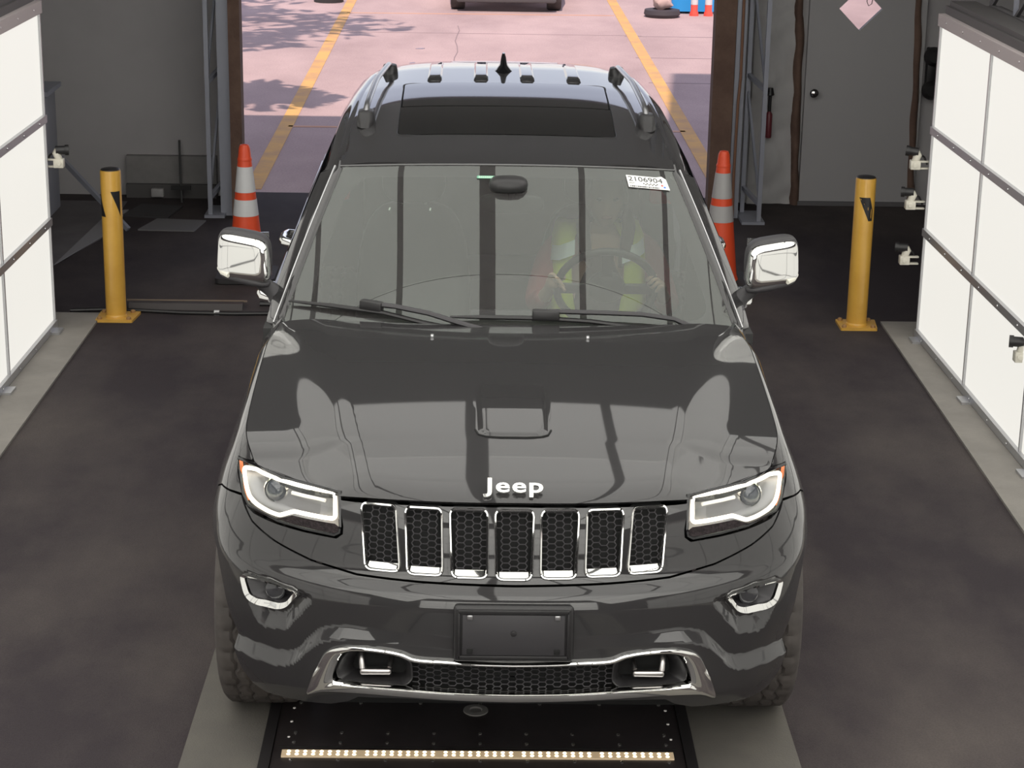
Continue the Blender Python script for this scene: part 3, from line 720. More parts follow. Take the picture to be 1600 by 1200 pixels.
for i in range(16): lr.box((-.074+i*.0075, -.031, .0010), (rnd.choice([.003, .005, .006]), .007, .0006))
for i in range(9): lr.box((-.018+i*.0068, -.010-(i % 2)*.006, .0010), (.005, .006, .0006))
lr.V = [Ml @ v for v in lr.V]; lr.build('label_smallprint', INK, lab)
for i, (c, x, y) in enumerate((((.8, .12, .1), .055, -.014), ((.05, .2, .75), .064, -.024))):
    MB().lathe([(.005, .0008), (.005, .0014)], 12, Ml @ Matrix.Translation((x, y, 0))).build('label_dot', mat('dot_%s' % ('red' if i == 0 else 'blue'), c, .5), lab)
Ms = on_glass(-.13, .915)
st = MB().prism([(-.033, -.008), (.033, -.008), (.033, .008), (-.033, .008)], 0, .0008, Ms).build('pass_sticker', mat('green_sticker', (.16, .42, .27), .5), wind_o)
st['label'] = 'small green sticker at top centre of the glass'
s2 = MB()
for i in range(7): s2.box((-.024+i*.008, .002, .001), (.005, .005, .0006))
s2.box((0, -.005, .001), (.055, .002, .0006)); s2.V = [Ms @ v for v in s2.V]; s2.build('sticker_print', mat('pale_print', (.6, .75, .65), .5), st)
for a in (-.42, -.64):
    Mx = on_glass(a, .72, -.012); MB().prism([(-.003, -.008), (.003, -.008), (.003, .008), (-.003, .008)], 0, .0008, Mx).build('glass_tag', PAPER, wind_o)

# wipers: a = fraction across, t up the glass, h height above glass
def wp(a, t, h): return wind(np.array([a]), np.array([t]), h)[0]
def wiper(blade, arm, clip):
    b = MB().tube([wp(a, t, .016) for a, t in blade], [.005]+[.011]*(len(blade)-2)+[.005], 8, flat=.8).build('wiper', BLACK, car, smooth=True)
    MB().tube([wp(a, t, h) for a, t, h in arm], [.015]*(len(arm)-1)+[.019], 8, flat=.6).build('wiper_arm', DARKP, b, smooth=True)
    r = MB(); c0 = wp(*clip[0], .026); c1 = wp(*clip[1], .026); r.bar(c0, c1, .036, .036); r.build('wiper_clip', BLACK, b, bevel=.006)
    return b
wiper([(-.985, .112), (-.8, .112), (-.55, .098), (-.38, .062), (-.20, .030), (-.03, .012)], [(-.60, .125, .03), (-.5, .115, .034), (-.35, .09, .034), (-.22, .05, .034), (-.10, .02, .03), (.0, -.02, .02)], [(-.66, .125), (-.56, .115)])
wiper([(-.26, .095), (-.1, .098), (.15, .095), (.35, .078), (.50, .050), (.66, .010)], [(.12, .115, .03), (.24, .110, .034), (.42, .10, .034), (.58, .085, .034), (.72, .055, .03), (.80, .01, .02)], [(.10, .105), (.22, .100)])

# door mirrors
def smooth_box(c, hx, hy, hz_, e=3.2, n=18, M=None, shear=0):
    """superellipsoid shell"""
    V = []; k = n
    for i in range(k+1):
        ph = -math.pi/2+math.pi*i/k
        for j in range(2*k):
            th = 2*math.pi*j/(2*k); f = lambda w, q_: math.copysign(abs(w)**(2/q_), w)
            x = f(math.cos(ph), e)*f(math.cos(th), e); y = f(math.cos(ph), e)*f(math.sin(th), e); z = f(math.sin(ph), e)
            v = Vector((x*hx, y*hy, z*hz_+shear*x*hx)); V.append((M @ v if M is not None else v)+Vector(c))
    F = [(i*2*k+j, i*2*k+(j+1) % (2*k), (i+1)*2*k+(j+1) % (2*k), (i+1)*2*k+j) for i in range(k) for j in range(2*k)]
    return V, F
for sg in (1, -1):
    cx = sg*.970; cyy = .86; cz = 1.335
    shell = MB(); V, F = smooth_box((cx, cyy, cz), .098, .062, .082, 5.0, 24, shear=0)
    V = [Vector((v.x+(v.x-cx)*.06*(v.z-cz)/-.08, v.y+.55*sg*(v.x-cx)*.5, v.z+sg*(v.x-cx)*.10)) for v in V]
    shell.add(V, F); mo = shell.build('door_mirror', CHROME, car, smooth=True, auto=False)
    low = MB(); V, F = smooth_box((cx, cyy+.004, cz-.082), .096, .058, .020, 2.6, 14)
    V = [Vector((v.x, v.y+.27*sg*(v.x-cx), v.z+sg*(v.x-cx)*.16)) for v in V]
    low.add(V, F); low.build('mirror_base', DARKP, mo, smooth=True, auto=False)
    tp = MB(); V, F = smooth_box((cx, cyy+.022, cz+.010), .101, .058, .083, 3.6, 16)
    V = [Vector((v.x, v.y+.27*sg*(v.x-cx), v.z+sg*(v.x-cx)*.10)) for v in V]
    tp.add(V, F); tp.build('mirror_housing', DARKP, mo, smooth=True, auto=False)
    ind = MB().tube([(cx+sg*.055, cyy-.046, cz-.062), (cx+sg*.080, cyy-.026, cz-.055), (cx+sg*.094, cyy+.004, cz-.046)], .009, 8, flat=1.1)
    ind.build('turn_signal', mat('signal_lens', (.8, .78, .68), .2), mo, smooth=True)
    MB().tube([(sg*.84, .86, 1.16), (sg*.87, .88, 1.20), (sg*.92, .885, 1.235), (sg*.965, .88, 1.25)], [.035, .030, .026, .026], 12, flat=1.0).build('mirror_arm', DARKP, mo, smooth=True)
    MB().box((cx, cyy+.085+0*sg, cz+.005), (.165, .004, .125), Matrix.Rotation(sg*R(-14), 3, 'Z')).build('mirror_glass', mat('mirror_glass', (.8, .8, .8), .01, 1), mo)

# wheels
def tyre_mesh():
    nA, prof = 180, []
    w2 = .138; RO = .388
    acr = [(-w2+.012, .235), (-w2, .27), (-w2-.003, .315), (-w2+.002, .345), (-w2+.010, .365), (-w2+.022, .378)]
    tread = np.linspace(-w2+.032, w2-.032, 25)
    cols = acr+[(x, RO-.006*(abs(x)/w2)**2) for x in tread]+[(-a, r) for a, r in acr[::-1]]
    V = []; K = len(cols)
    for i in range(nA):
        th = 2*math.pi*i/nA; zig = .005*(1 if (i//3) % 2 else -1)
        for j, (x, r) in enumerate(cols):
            jj = j-len(acr)
            if 0 <= jj < len(tread):
                xx = x+zig*(1 if 2 < jj < 22 else 0)
                if jj in (4, 9, 15, 20): r -= .009
                elif i % 6 == 0 and (jj < 4 or jj > 20 or 5 < jj < 9 or 15 < jj < 20): r -= .006
            else:
                xx = x
                if i % 6 == 0 and j in (3, 4, 5, K-4, K-5, K-6): r -= .005
            V.append((xx, r*math.cos(th), r*math.sin(th)))
    F = [(i*K+j, i*K+j+1, ((i+1) % nA)*K+j+1, ((i+1) % nA)*K+j) for i in range(nA) for j in range(K-1)]
    return V, F
tv, tf = tyre_mesh(); tme = None
for (x, y) in ((-.818, 0), (.818, 0), (-.818, 2.915), (.818, 2.915)):
    w = bpy.data.objects.new('wheel', None); COL.objects.link(w); w.parent = car; w.location = (x, y, .388); w.rotation_euler = (R(11), 0, 0)
    if tme is None:
        t = MB().add(tv, tf).build('tyre', RUBBER, w, smooth=True); tme = t.data
        rim = MB(); rim.lathe([(.236, -.12), (.225, -.10), (.22, .08), (.236, .125), (.22, .118), (.20, .09), (.19, .02), (.06, .06), (.02, .07)], 40, Matrix.Rotation(R(90), 4, 'Y'))
        for k in range(5): rim.box((.085, .12*math.cos(k*R(72)), .12*math.sin(k*R(72))), (.03, .2, .05), Matrix.Rotation(k*R(72), 3, 'X'))
        rr = rim.build('rim', RIMM, w, smooth=True); rme = rr.data
    else:
        link('tyre', tme, None, w); rr = link('rim', rme, None, w)
    if x < 0: rr.rotation_euler = (0, 0, math.pi)

# inner shell so that light does not leak, floor pan and tail
inner_ = MB()
def inner_box(name, c, d, m): return MB().box(c, d).build(name, m, car)
inner_box('engine_bay_shroud', (0, -.14, .66), (1.06, 1.16, .56), VOID)
inner_box('underbody', (0, 1.45, .33), (1.30, 4.2, .10), VOID)
fire = MB(); fire.box((0, .36, .74), (1.56, .04, .76)); fire.build('firewall', VOID, car)
for sg in (1, -1):
    wl = MB(); n = 12; V = []
    for i in range(n+1):
        a = R(120*i/n)
        for x in (.55, .925): V.append((sg*x, .44*math.cos(a), .40+.44*math.sin(a)))
    wl.add(V, [(2*i, 2*i+1, 2*i+3, 2*i+2) for i in range(n)]); wl.build('wheel_liner', VOID, car)
    MB().box((sg*.86, 1.6, .72), (.05, 1.9, .80)).build('door_lining', mat('lining', (.03, .03, .03), .7), car)
# tailgate and rear bumper
V = []; rows = [(3.60, 1.64, .56), (3.66, 1.60, .60), (3.76, 1.38, .68), (3.83, 1.15, .80), (3.86, .95, .88), (3.88, .75, .90), (3.93, .70, .92), (3.93, .45, .90), (3.80, .36, .80)]
for y, z, xw in rows:
    for j in range(13):
        a = -1+2*j/12; V.append((a*xw, y-.12*abs(a)**3, z))
Fc = [(i*13+j, i*13+j+1, (i+1)*13+j+1, (i+1)*13+j) for i in range(len(rows)-1) for j in range(12)]
tg = MB().add(V, Fc).build('tailgate', PAINT, car, smooth=True)
V = []
for y, z, xw in ((3.675, 1.585, .55), (3.765, 1.40, .62), (3.835, 1.17, .70)):
    for j in range(9): a = -1+2*j/8; V.append((a*xw, y+.004-.12*abs(a*.9)**3, z))
MB().add(V, [(i*9+j, i*9+j+1, (i+1)*9+j+1, (i+1)*9+j) for i in range(2) for j in range(8)]).build('rear_window', BLACKG, tg, smooth=True)
for sg in (1, -1): MB().box((sg*.84, 3.74, 1.02), (.16, .10, .17)).build('tail_lamp', mat('tail_red', (.4, .01, .01), .2), tg, bevel=.02)

# ---- cabin
CAB = mat('cabin_plastic', (.045, .043, .042), .6); SEATM = noisy(mat('seat_leather', rough=.5), (.05, .048, .048), (.07, .066, .064), 12)
dash = MB(); V = []
prof = [(.50, 1.115), (.62, 1.13), (.78, 1.12), (.90, 1.09), (.95, 1.03), (.95, .85), (.90, .65)]
for y, z in prof:
    for j in range(17):
        a = -1+2*j/16; bump = .030*math.exp(-((a*.80-.38)/.19)**2) if .6 < y < .93 and z > 1.0 else 0
        V.append((a*.80, y+.10*abs(a)**3, z+bump-.02*abs(a)**3))
dash.add(V, [(i*17+j, i*17+j+1, (i+1)*17+j+1, (i+1)*17+j) for i in range(len(prof)-1) for j in range(16)])
dash.build('dashboard', CAB, car, smooth=True)
MB().box((0, .958, .92), (.22, .02, .16)).build('centre_screen', BLACKG, car, bevel=.006)
MB().box((0, 1.45, .62), (.24, .9, .26)).build('centre_console', CAB, car, bevel=.03)
sw = MB(); C0 = Vector((.385, 1.22, 1.135)); nrm = Vector((0, .90, .44)).normalized(); ux = Vector((1, 0, 0)); uy = nrm.cross(ux)
sw.tube([C0+ux*.190*math.cos(a)+uy*.185*math.sin(a) for a in np.linspace(0, 2*math.pi, 40, endpoint=False)], .015, 10, closed=True)
swo = sw.build('steering_wheel', BLACK, car, smooth=True)
hub = MB(); hub.lathe([(.075, -.02), (.078, .0), (.05, .02), (.01, .025)], 24, Matrix.Translation(C0-nrm*.0) @ (-nrm).to_track_quat('Z', 'Y').to_matrix().to_4x4())
for a in (R(0), R(180), R(270)): hub.bar(C0+(ux*math.cos(a)+uy*math.sin(a))*.05, C0+(ux*math.cos(a)+uy*math.sin(a))*.18, .045, .016, upv=nrm)
hub.build('wheel_hub', DARKP, swo, bevel=.004)
for sx in (-.385, .385):
    st_ = bpy.data.objects.new('seat', None); COL.objects.link(st_); st_.parent = car; st_.location = (sx, 1.55, .55)
    V, F = smooth_box((0, -.02, .06), .255, .27, .085, 4, 12); MB().add(V, F).build('seat_cushion', SEATM, st_, smooth=True, auto=False)
    V, F = smooth_box((0, .33, .40), .245, .075, .34, 3.5, 14); V = [Vector((v.x*(1-.12*max(0, (v.z-.4)/.34)), v.y+(v.z-.1)*.30, v.z)) for v in V]
    MB().add(V, F).build('seat_back', SEATM, st_, smooth=True, auto=False)
    V, F = smooth_box((0, .50, .83), .135, .05, .095, 3, 12); MB().add(V, F).build('headrest', SEATM, st_, smooth=True, auto=False)
    MB().tube([(-.05, .49, .68), (-.05, .495, .80)], .007, 8).tube([(.05, .49, .68), (.05, .495, .80)], .007, 8).build('headrest_post', SATIN, st_, smooth=True)
rs = MB(); rs.box((0, 2.62, .80), (1.3, .5, .16)); rs.box((0, 2.93, 1.08), (1.3, .14, .55), Matrix.Rotation(R(-14), 3, 'X')); rs.build('rear_bench', SEATM, car, bevel=.04)
for x in (-.42, 0, .42):
    V, F = smooth_box((x, 2.99, 1.42), .12, .045, .075, 3, 8); MB().add(V, F).build('rear_headrest', SEATM, car, smooth=True, auto=False)
hlr = MB(); V = []
ysr = [1.34]+list(np.linspace(1.5, 3.5, 9))
for y in ysr:
    for j in range(9): a = -1+2*j/8; p = roof(np.array([a*float(rx_(y))*.97]), np.array([max(y, yh(a*.64)) if y < 1.45 else y]), -.035)[0]; V.append(p)
hlr.add(V, [(i*9+j, i*9+j+1, (i+1)*9+j+1, (i+1)*9+j) for i in range(len(ysr)-1) for j in range(8)])
hlr.build('headliner', mat('headliner', (.30, .29, .28), .9), car, smooth=True)
mp_ = wind(np.array([.02]), np.array([.86]), -.05)[0]
V, F = smooth_box((mp_[0], mp_[1]+.03, mp_[2]-.035), .125, .02, .038, 4, 10); rv = MB().add(V, F).build('rear_view_mirror', BLACK, car, smooth=True, auto=False)
MB().tube([(mp_[0], mp_[1]+.02, mp_[2]-.02), wind(np.array([.02]), np.array([.90]), -.01)[0]], .014, 8).build('mirror_stalk', BLACK, rv)
V, F = smooth_box((.0, 1.20, 1.545), .075, .07, .03, 3, 8); MB().add(V, F).build('sensor_housing', BLACK, car, smooth=True, auto=False)

# ====================================================================== THE DRIVER
person = thing('person', 'person in a yellow safety vest sitting at the steering wheel, hands on its rim', 'person', (.385, 1.62, .62))
SKIN = mat('skin', (.66, .42, .32), .5); SHIRT = mat('dark_shirt', (.07, .05, .055), .8); SLEEVE = mat('red_sleeve', (.28, .045, .05), .8)
VEST = mat('hi_vis_yellow', (.62, .72, .05), .6); SILVER = mat('silver_band', (.75, .80, .80), .35); HAIR = mat('dark_hair', (.035, .022, .018), .5)
def skin_obj(name, nodes, edges, m, parent, sub=2, root=0):
    me = bpy.data.meshes.new(name); me.from_pydata([n[:3] for n in nodes], edges, []); o = link(name, me, m, parent)
    md = o.modifiers.new('Skin', 'SKIN'); md.use_smooth_shade = True
    for i, n in enumerate(nodes):
        r = n[3]; r = r if isinstance(r, tuple) else (r, r); me.skin_vertices[0].data[i].radius = r; me.skin_vertices[0].data[i].use_root = (i == root)
    sb = o.modifiers.new('Subsurf', 'SUBSURF'); sb.levels = sb.render_levels = sub; return o
# local coordinates around the hips (world = local + (.385, 1.62, .62))
nodes = [(0, 0, .06, (.14, .11)), (0, .02, .22, (.13, .10)), (0, .02, .40, (.14, .10)), (0, .0, .56, (.12, .085)), (0, -.02, .66, .055), (0, -.045, .72, .052)]
edges = [(i, i+1) for i in range(5)]
def addc(base, pts):
    k = base
    for p in pts: nodes.append(p); edges.append((k, len(nodes)-1)); k = len(nodes)-1
    return k
hands = []
for sg in (-1, 1):
    k = addc(3, [(sg*.15, .0, .60, .062), (sg*.20, -.03, .56, .055), (sg*.255, -.15, .42, .044), (sg*.262, -.22, .40, .040), (sg*.225, -.33, .475, .028), (sg*.212, -.375, .51, (.030, .022))])
    pb_ = nodes[k]; kk = addc(k, [(sg*.205, -.405, .535, (.036, .020))])
    for f, (dx, ln) in enumerate(((-.027, .85), (-.009, 1), (.009, .95), (.027, .75))):
        b = Vector((sg*.202, -.425, .552)); b.x += dx*.6; b.z += -dx*.8
        addc(kk, [(b.x, b.y, b.z, .0085), (b.x-sg*.014*ln, b.y-.022*ln, b.z+.008, .0080), (b.x-sg*.030*ln, b.y-.014*ln, b.z-.012, .0075), (b.x-sg*.034*ln, b.y+.008*ln, b.z-.020, .0068)])
    addc(k, [(sg*.190, -.385, .535, .011), (sg*.172, -.392, .550, .0095), (sg*.158, -.402, .560, .0085)])
    k = addc(0, [(sg*.10, -.06, .05, .085), (sg*.12, -.42, .09, .065), (sg*.12, -.62, -.10, .050), (sg*.12, -.78, -.28, .042), (sg*.12, -.90, -.30, .035)])
body = skin_obj('body', nodes, edges, SKIN, person, 1)
# head with face joined to the neck
hv = []; n1, n2 = 20, 28
HC = Vector((.012, -.075, .805))
for i in range(n1+1):
    ph = -math.pi/2+math.pi*i/n1
    for j in range(n2):
        th = 2*math.pi*j/n2; x = math.cos(ph)*math.sin(th); y = -math.cos(ph)*math.cos(th); z = math.sin(ph)
        rx = .076*(1-.22*max(0, -z)**1.5); ry = .094; rz2 = .118
        v = Vector((x*rx, y*ry, z*rz2))
        if y < 0:   # face side
            f = lambda cx, cz, s1, s2: math.exp(-((v.x-cx)/s1)**2-((v.z-cz)/s2)**2)
            v.y -= .022*f(0, -.022, .011, .020)+.010*f(0, .0, .009, .03)      # nose
            v.y += .010*f(-.030, .010, .016, .010)+.010*f(.030, .010, .016, .010)  # eye sockets
            v.y -= .006*f(-.030, .028, .02, .007)+.006*f(.030, .028, .02, .007)    # brow
            v.y -= .007*f(0, -.056, .022, .006)+.007*f(0, -.070, .020, .006)-.006*f(0, -.063, .022, .003)  # lips
            v.y -= .008*f(0, -.098, .02, .014)                                # chin
        hv.append(v+HC)
F = [(i*n2+j, i*n2+(j+1) % n2, (i+1)*n2+(j+1) % n2, (i+1)*n2+j) for i in range(n1) for j in range(n2)]
head_ = MB().add(hv, F)
for sg in (-1, 1):
    V, F = smooth_box(HC+Vector((sg*.078, .005, -.005)), .008, .016, .030, 2, 6); head_.add(V, F)
head_.build('head', SKIN, person, smooth=True, auto=False)
eyes = MB()
for sg in (-1, 1): V, F = smooth_box(HC+Vector((sg*.030, -.080, .010)), .013, .008, .007, 2, 6); eyes.add(V, F)
eyes.build('eyes', mat('eye', (.12, .09, .08), .2), person, smooth=True)
lips = MB(); V, F = smooth_box(HC+Vector((0, -.087, -.062)), .022, .006, .008, 2, 6); lips.add(V, F); lips.build('lips', mat('lip', (.42, .16, .14), .5), person, smooth=True)
hair = MB(); hv = []
for i in range(13):
    ph = -.75+ (math.pi/2+.75)*i/12
    for j in range(29):
        th = R(52)+R(256)*j/28
        if i > 8: th = R(52)*(12-i)/4+(R(360)-2*R(52)*(12-i)/4)*j/28
        x = math.cos(ph)*math.sin(th); y = -math.cos(ph)*math.cos(th); z = math.sin(ph); hv.append(Vector((x*.090, y*.110+.006, z*.136))+HC)
hair.add(hv, [(i*29+j, i*29+j+1, (i+1)*29+j+1, (i+1)*29+j) for i in range(12) for j in range(28)])
for sg in (-1, 1): hair.tube([HC+Vector((sg*.080, -.01, -.03)), HC+Vector((sg*.092, -.035, -.11)), HC+Vector((sg*.080, -.06, -.20)), HC+Vector((sg*.06, -.055, -.27))], [.024, .028, .026, .010], 10, flat=1)
hair.build('hair', HAIR, person, smooth=True, auto=False)
sn = [(0, 0, .06, (.155, .125)), (0, .02, .22, (.145, .115)), (0, .02, .40, (.158, .115)), (0, .0, .56, (.128, .095)), (0, -.01, .635, .070)]
skin_obj('shirt', sn, [(0, 1), (1, 2), (2, 3), (3, 4)], SHIRT, person)
for sg in (-1, 1):
    sl_ = [(sg*.08, .0, .59, .070), (sg*.15, .0, .60, .072), (sg*.20, -.03, .56, .066), (sg*.255, -.15, .42, .055), (sg*.264, -.22, .40, .050), (sg*.232, -.315, .465, .040)]
    skin_obj('sleeve', sl_, [(i, i+1) for i in range(5)], SLEEVE, person)
for sg in (-1, 1):
    xo = -.03 if sg < 0 else -.005
    rows = [(.085, .06, .685, .05), (.105, -.045, .69, .05), (.125, -.105, .65, .045), (.135, -.145, .56, .042), (.135, -.165, .46, .045), (.130, -.165, .36, .055), (.12, -.160, .24, .07), (.11, -.15, .12, .08)]
    V = []
    for xx, yy, zz, hw in rows:
        for t_ in (-1, -.33, .33, 1): V.append((sg*(xx+hw*t_)+xo, yy+.020*(t_ > .5)+.035*(t_ > .9), zz))
    vo = mesh('vest', V, [(i*4+j, i*4+j+1, (i+1)*4+j+1, (i+1)*4+j) for i in range(7) for j in range(3)], VEST, person, True)
    sd_ = vo.modifiers.new('Solidify', 'SOLIDIFY'); sd_.thickness = .006
    V = []
    for (xx, yy, zz, hw) in ((.126, -.140, .630, .045), (.129, -.165, .575, .047)):
        for t_ in (-1, -.33, .33, 1): V.append((sg*(xx+hw*t_)+xo, yy+.020*(t_ > .5)+.035*(t_ > .9)-.004, zz+sg*t_*.018))
    mesh('vest_band', V, [(j, j+1, 5+j, 4+j) for j in range(3)], SILVER, vo, True)

# ====================================================================== THE HALL
ASPH = noisy(mat('asphalt_floor', rough=.85, spec=.25), (.040, .032, .036), (.105, .089, .082), 1.0, 8, .42, .76, bump=.5, bscale=260, stretch=(1, .6, 1), c3=(.80, .79, .80), s3=120)
CONC = noisy(mat('concrete', rough=.8), (.24, .225, .205), (.29, .27, .245), 4, 6, bump=.15, bscale=180)
WALLM = noisy(mat('painted_wall', rough=.8), (.38, .365, .37), (.42, .405, .41), 1.2, 4)
FOAM = noisy(mat('brown_wood', rough=.9), (.11, .065, .05), (.16, .10, .075), 6, bump=.5, bscale=30)
ALU = mat('aluminium_frame', (.48, .48, .49), .35, .6); TOPM = mat('top_channel', (.42, .37, .37), .5)
STEEL = mat('blue_grey_steel', (.30, .31, .36), .45, .3)
DKW = mat('dark_cladding', (.10, .095, .10), .8)
def plane(name, x0, x1, y0, y1, z, m): return struct(mesh(name, [(x0, y0, z), (x1, y0, z), (x1, y1, z), (x0, y1, z)], [(0, 1, 2, 3)], m))
plane('floor', -6, 6, -10.5, 8.3, 0, ASPH)
TAR = noisy(mat('outdoor_asphalt', rough=.9, spec=.2), (.40, .31, .30), (.56, .44, .42), .9, 8, .3, .7, bump=.3, bscale=90, stretch=(1, .5, 1), c3=(.86, .84, .84), s3=60)
plane('floor_outside', -40, 40, 8.3, 60, 0, TAR)
def sbox(name, a, b, m, kind=True):
    c = [(p+q)/2 for p, q in zip(a, b)]; d = [abs(q-p) for p, q in zip(a, b)]; o = MB().box(c, d).build(name, m); return struct(o) if kind else o
def kerb(name, xs, ys):
    mb = MB(); mb.prism([(xs[0], ys[0]), (xs[1], ys[0]), (xs[2], ys[1]), (xs[3], ys[1])], .0, .012); return struct(mb.build(name, CONC))
kerb('trim_1', (-3.2, -2.38, -2.255, -3.0), (-6.0, 4.86)); kerb('trim_2', (2.16, 3.2, 3.0, 2.228), (-6.0, 4.87))
RUN = noisy(mat('worn_concrete', rough=.85), (.10, .092, .083), (.125, .115, .10), 3, 6, bump=.2, bscale=180)
for nm, x0, x1 in (('trim_3', -1.075, -.80), ('trim_4', .61, .945)):
    mb = MB(); mb.prism([(x0, -3.5), (x1, -3.5), (x1, .5), (x0+(.03 if x0 < 0 else 0), .5)], 0, .008); struct(mb.build(nm, RUN))
# walls
mb = MB(); mb.box((-3.95, 8.25, 2.35), (4.1, .2, 4.7)); struct(mb.build('wall_back_left', WALLM))
for a_, b_2 in (((1.74, 8.15, 0), (2.42, 8.35, 4.7)), ((2.80, 8.15, 0), (6, 8.35, 4.7)), ((2.42, 8.15, 0), (2.80, 8.35, 1.24)), ((2.42, 8.15, 1.60), (2.80, 8.35, 4.7))):
    mb = MB(); mb.box([(p+q_)/2 for p, q_ in zip(a_, b_2)], [q_-p for p, q_ in zip(a_, b_2)]); struct(mb.build('wall_back_right', WALLM))
sbox('wall_back_lintel', (-1.9, 8.15, 3.2), (1.74, 8.35, 4.7), WALLM)
sbox('wall_left', (-6.2, -10.6, 0), (-6, 8.35, 4.74), DKW); sbox('wall_right', (6, -10.6, 0), (6.2, 8.35, 4.74), DKW)
sbox('wall_front', (-6, -10.7, 0), (6, -10.5, 4.74), DKW); 
sbox('ceiling', (-6.2, -10.7, 4.75), (6.2, 8.35, 4.85), DKW)
sbox('wall_shade_block', (1.25, 6.6, 4.85), (6.2, 8.35, 9.1), DKW)  # unseen block added on the roof to lengthen the shadow outside at right
sbox('baseboard_back', (-2.65, 8.09, .0), (-2.0, 8.15, .30), noisy(mat('grey_skirting', rough=.8), (.20, .19, .19), (.25, .24, .235), 5))
sbox('trim_5', (-2.65, 8.05, -.0), (-2.0, 8.09, .10), mat('dark_skirting', (.09, .085, .085), .8))
# brown door jambs and grey posts beside the opening
for nm, x0, x1, y0, y1 in (('trim_6', -1.815, -1.735, 7.45, 7.60), ('trim_7', 1.515, 1.66, 7.6, 7.75)):
    sbox(nm, (x0, y0, 0), (x1, y1, 3.45), FOAM)
sbox('trim_8', (-1.90, 7.5, 0), (-1.82, 8.15, 3.6), STEEL); sbox('trim_9', (1.665, 7.62, 0), (1.735, 8.15, 3.6), STEEL)
def truss(name, label, x, y, wx, dy, grp=None):
    t = thing(name, label, 'truss', (x, y, 0), 0, grp)
    MB().box((0, 0, 1.75), (.03, .03, 3.5)).build('front_chord', STEEL, t); MB().box((wx, dy, 1.75), (.03, .03, 3.5)).build('rear_chord', STEEL, t)
    z = .14; k = 0
    while z < 3.3:
        MB().bar((0, 0, z), (wx, dy, z+.06), .028).build('rung', STEEL, t)
        MB().bar((0, 0, z+.02), (wx, dy, z+.76), .016).build('brace', STEEL, t); z += .80; k += 1
    MB().box((wx/2, dy/2, .01), (abs(wx)+.08, dy+.08, .02)).build('foot_plate', STEEL, t)
    return t
truss('lattice_truss', 'blue grey steel lattice truss standing left of the drive-through opening', -1.965, 7.45, .06, .25)
truss('lattice_truss', 'blue grey steel lattice truss standing right of the opening, behind the right cone', 1.86, 7.45, -.08, .30)
MB_ = MB().tube([(1.70, 7.59, 1.9), (1.705, 7.59, 1.0), (1.695, 7.59, .82), (1.69, 7.59, .3), (1.695, 7.59, 0.01)], .010, 8).build('cable_conduit', mat('brown_conduit', (.20, .10, .06), .6), None, smooth=True)
tag(MB_, 'thin brown conduit running down between right jamb and lattice truss', 'conduit')
# wrinkled insulation on the right of the opening
V = []; rnd = random.Random(5); nx, nz = 14, 60
for j in range(nz+1):
    for i in range(nx+1):
        x = 1.86+(2.20-1.86)*i/nx; z = .0+2.6*j/nz
        V.append((x, 8.12-.012*math.sin(z*31+x*17+math.sin(z*9)*2)*math.sin(x*40+z*3)-.01*math.sin(z*13+x*8), z))
ins = mesh('wall_back_insulation', V, [(j*(nx+1)+i, j*(nx+1)+i+1, (j+1)*(nx+1)+i+1, (j+1)*(nx+1)+i) for j in range(nz) for i in range(nx)], mat('foil_insulation', (.46, .45, .45), .55), None, True); struct(ins)
for nm, x0, x1, w in (('trim_10', 2.12, 2.24, .02), ('trim_11', 2.98, 3.10, .03)):
    V = []; n = 40
    for j in range(n+1):
        z = 2.6*j/n; a = .008*math.sin(z*5+x0)+.006*math.sin(z*17)
        cx = (x0+x1)/2+(.03 if x0 < 2.5 else 0.02)-z*.03+a*.5; hw = .036+.004*math.sin(z*11+1)
        for u, d in ((-1, 0), (-.6, .05), (0, .065), (.6, .05), (1, 0)): V.append((cx+u*hw, 8.14-d, z))
    struct(mesh(nm, V, [(j*5+i, j*5+i+1, (j+1)*5+i+1, (j+1)*5+i) for j in range(n) for i in range(4)], FOAM, None, True))
D = .155; c = (2.605, 1.425)
dm_ = [(c[0]-D, c[1]), (c[0], c[1]-D), (c[0]+D, c[1]), (c[0], c[1]+D)]
dr = struct(panel('door_1', lambda u, v: np.stack([u+0*v, 8.10+0*u, v+0*u], -1), [(2.24, .01), (3.08, .01), (3.08, 2.05), (2.24, 2.05)], [dm_], .06, mat('grey_door', (.38, .37, .375), .6), None, skirt=-.05 if False else .05))
MB().lathe([(.018, 0), (.018, .02), (.03, .03), (.032, .05), (.02, .062), (.005, .065)], 20, Matrix.Translation((2.30, 8.10, .825)) @ Matrix.Rotation(R(90), 4, 'X')).build('door_knob', CHROME, dr, smooth=True)
MB().box((2.66, 8.09, .015), (.86, .03, .03)).build('door_sweep', mat('door_sweep', (.12, .115, .12), .6), dr)
MB().prism([(c[0]-D, c[1]), (c[0], c[1]-D), (c[0]+D, c[1]), (c[0], c[1]+D)], -.004, 0, Matrix.Translation((0, 8.112, 0)) @ Matrix.Rotation(R(90), 4, 'X')).build('diamond_window', LENSG, dr)
MB().tube([(2.66, 8.16, 1.56), (2.655, 8.16, 1.47), (2.668, 8.16, 1.44), (2.69, 8.16, 1.455), (2.70, 8.16, 1.52)], .003, 6).build('window_cord', BLACK, dr)
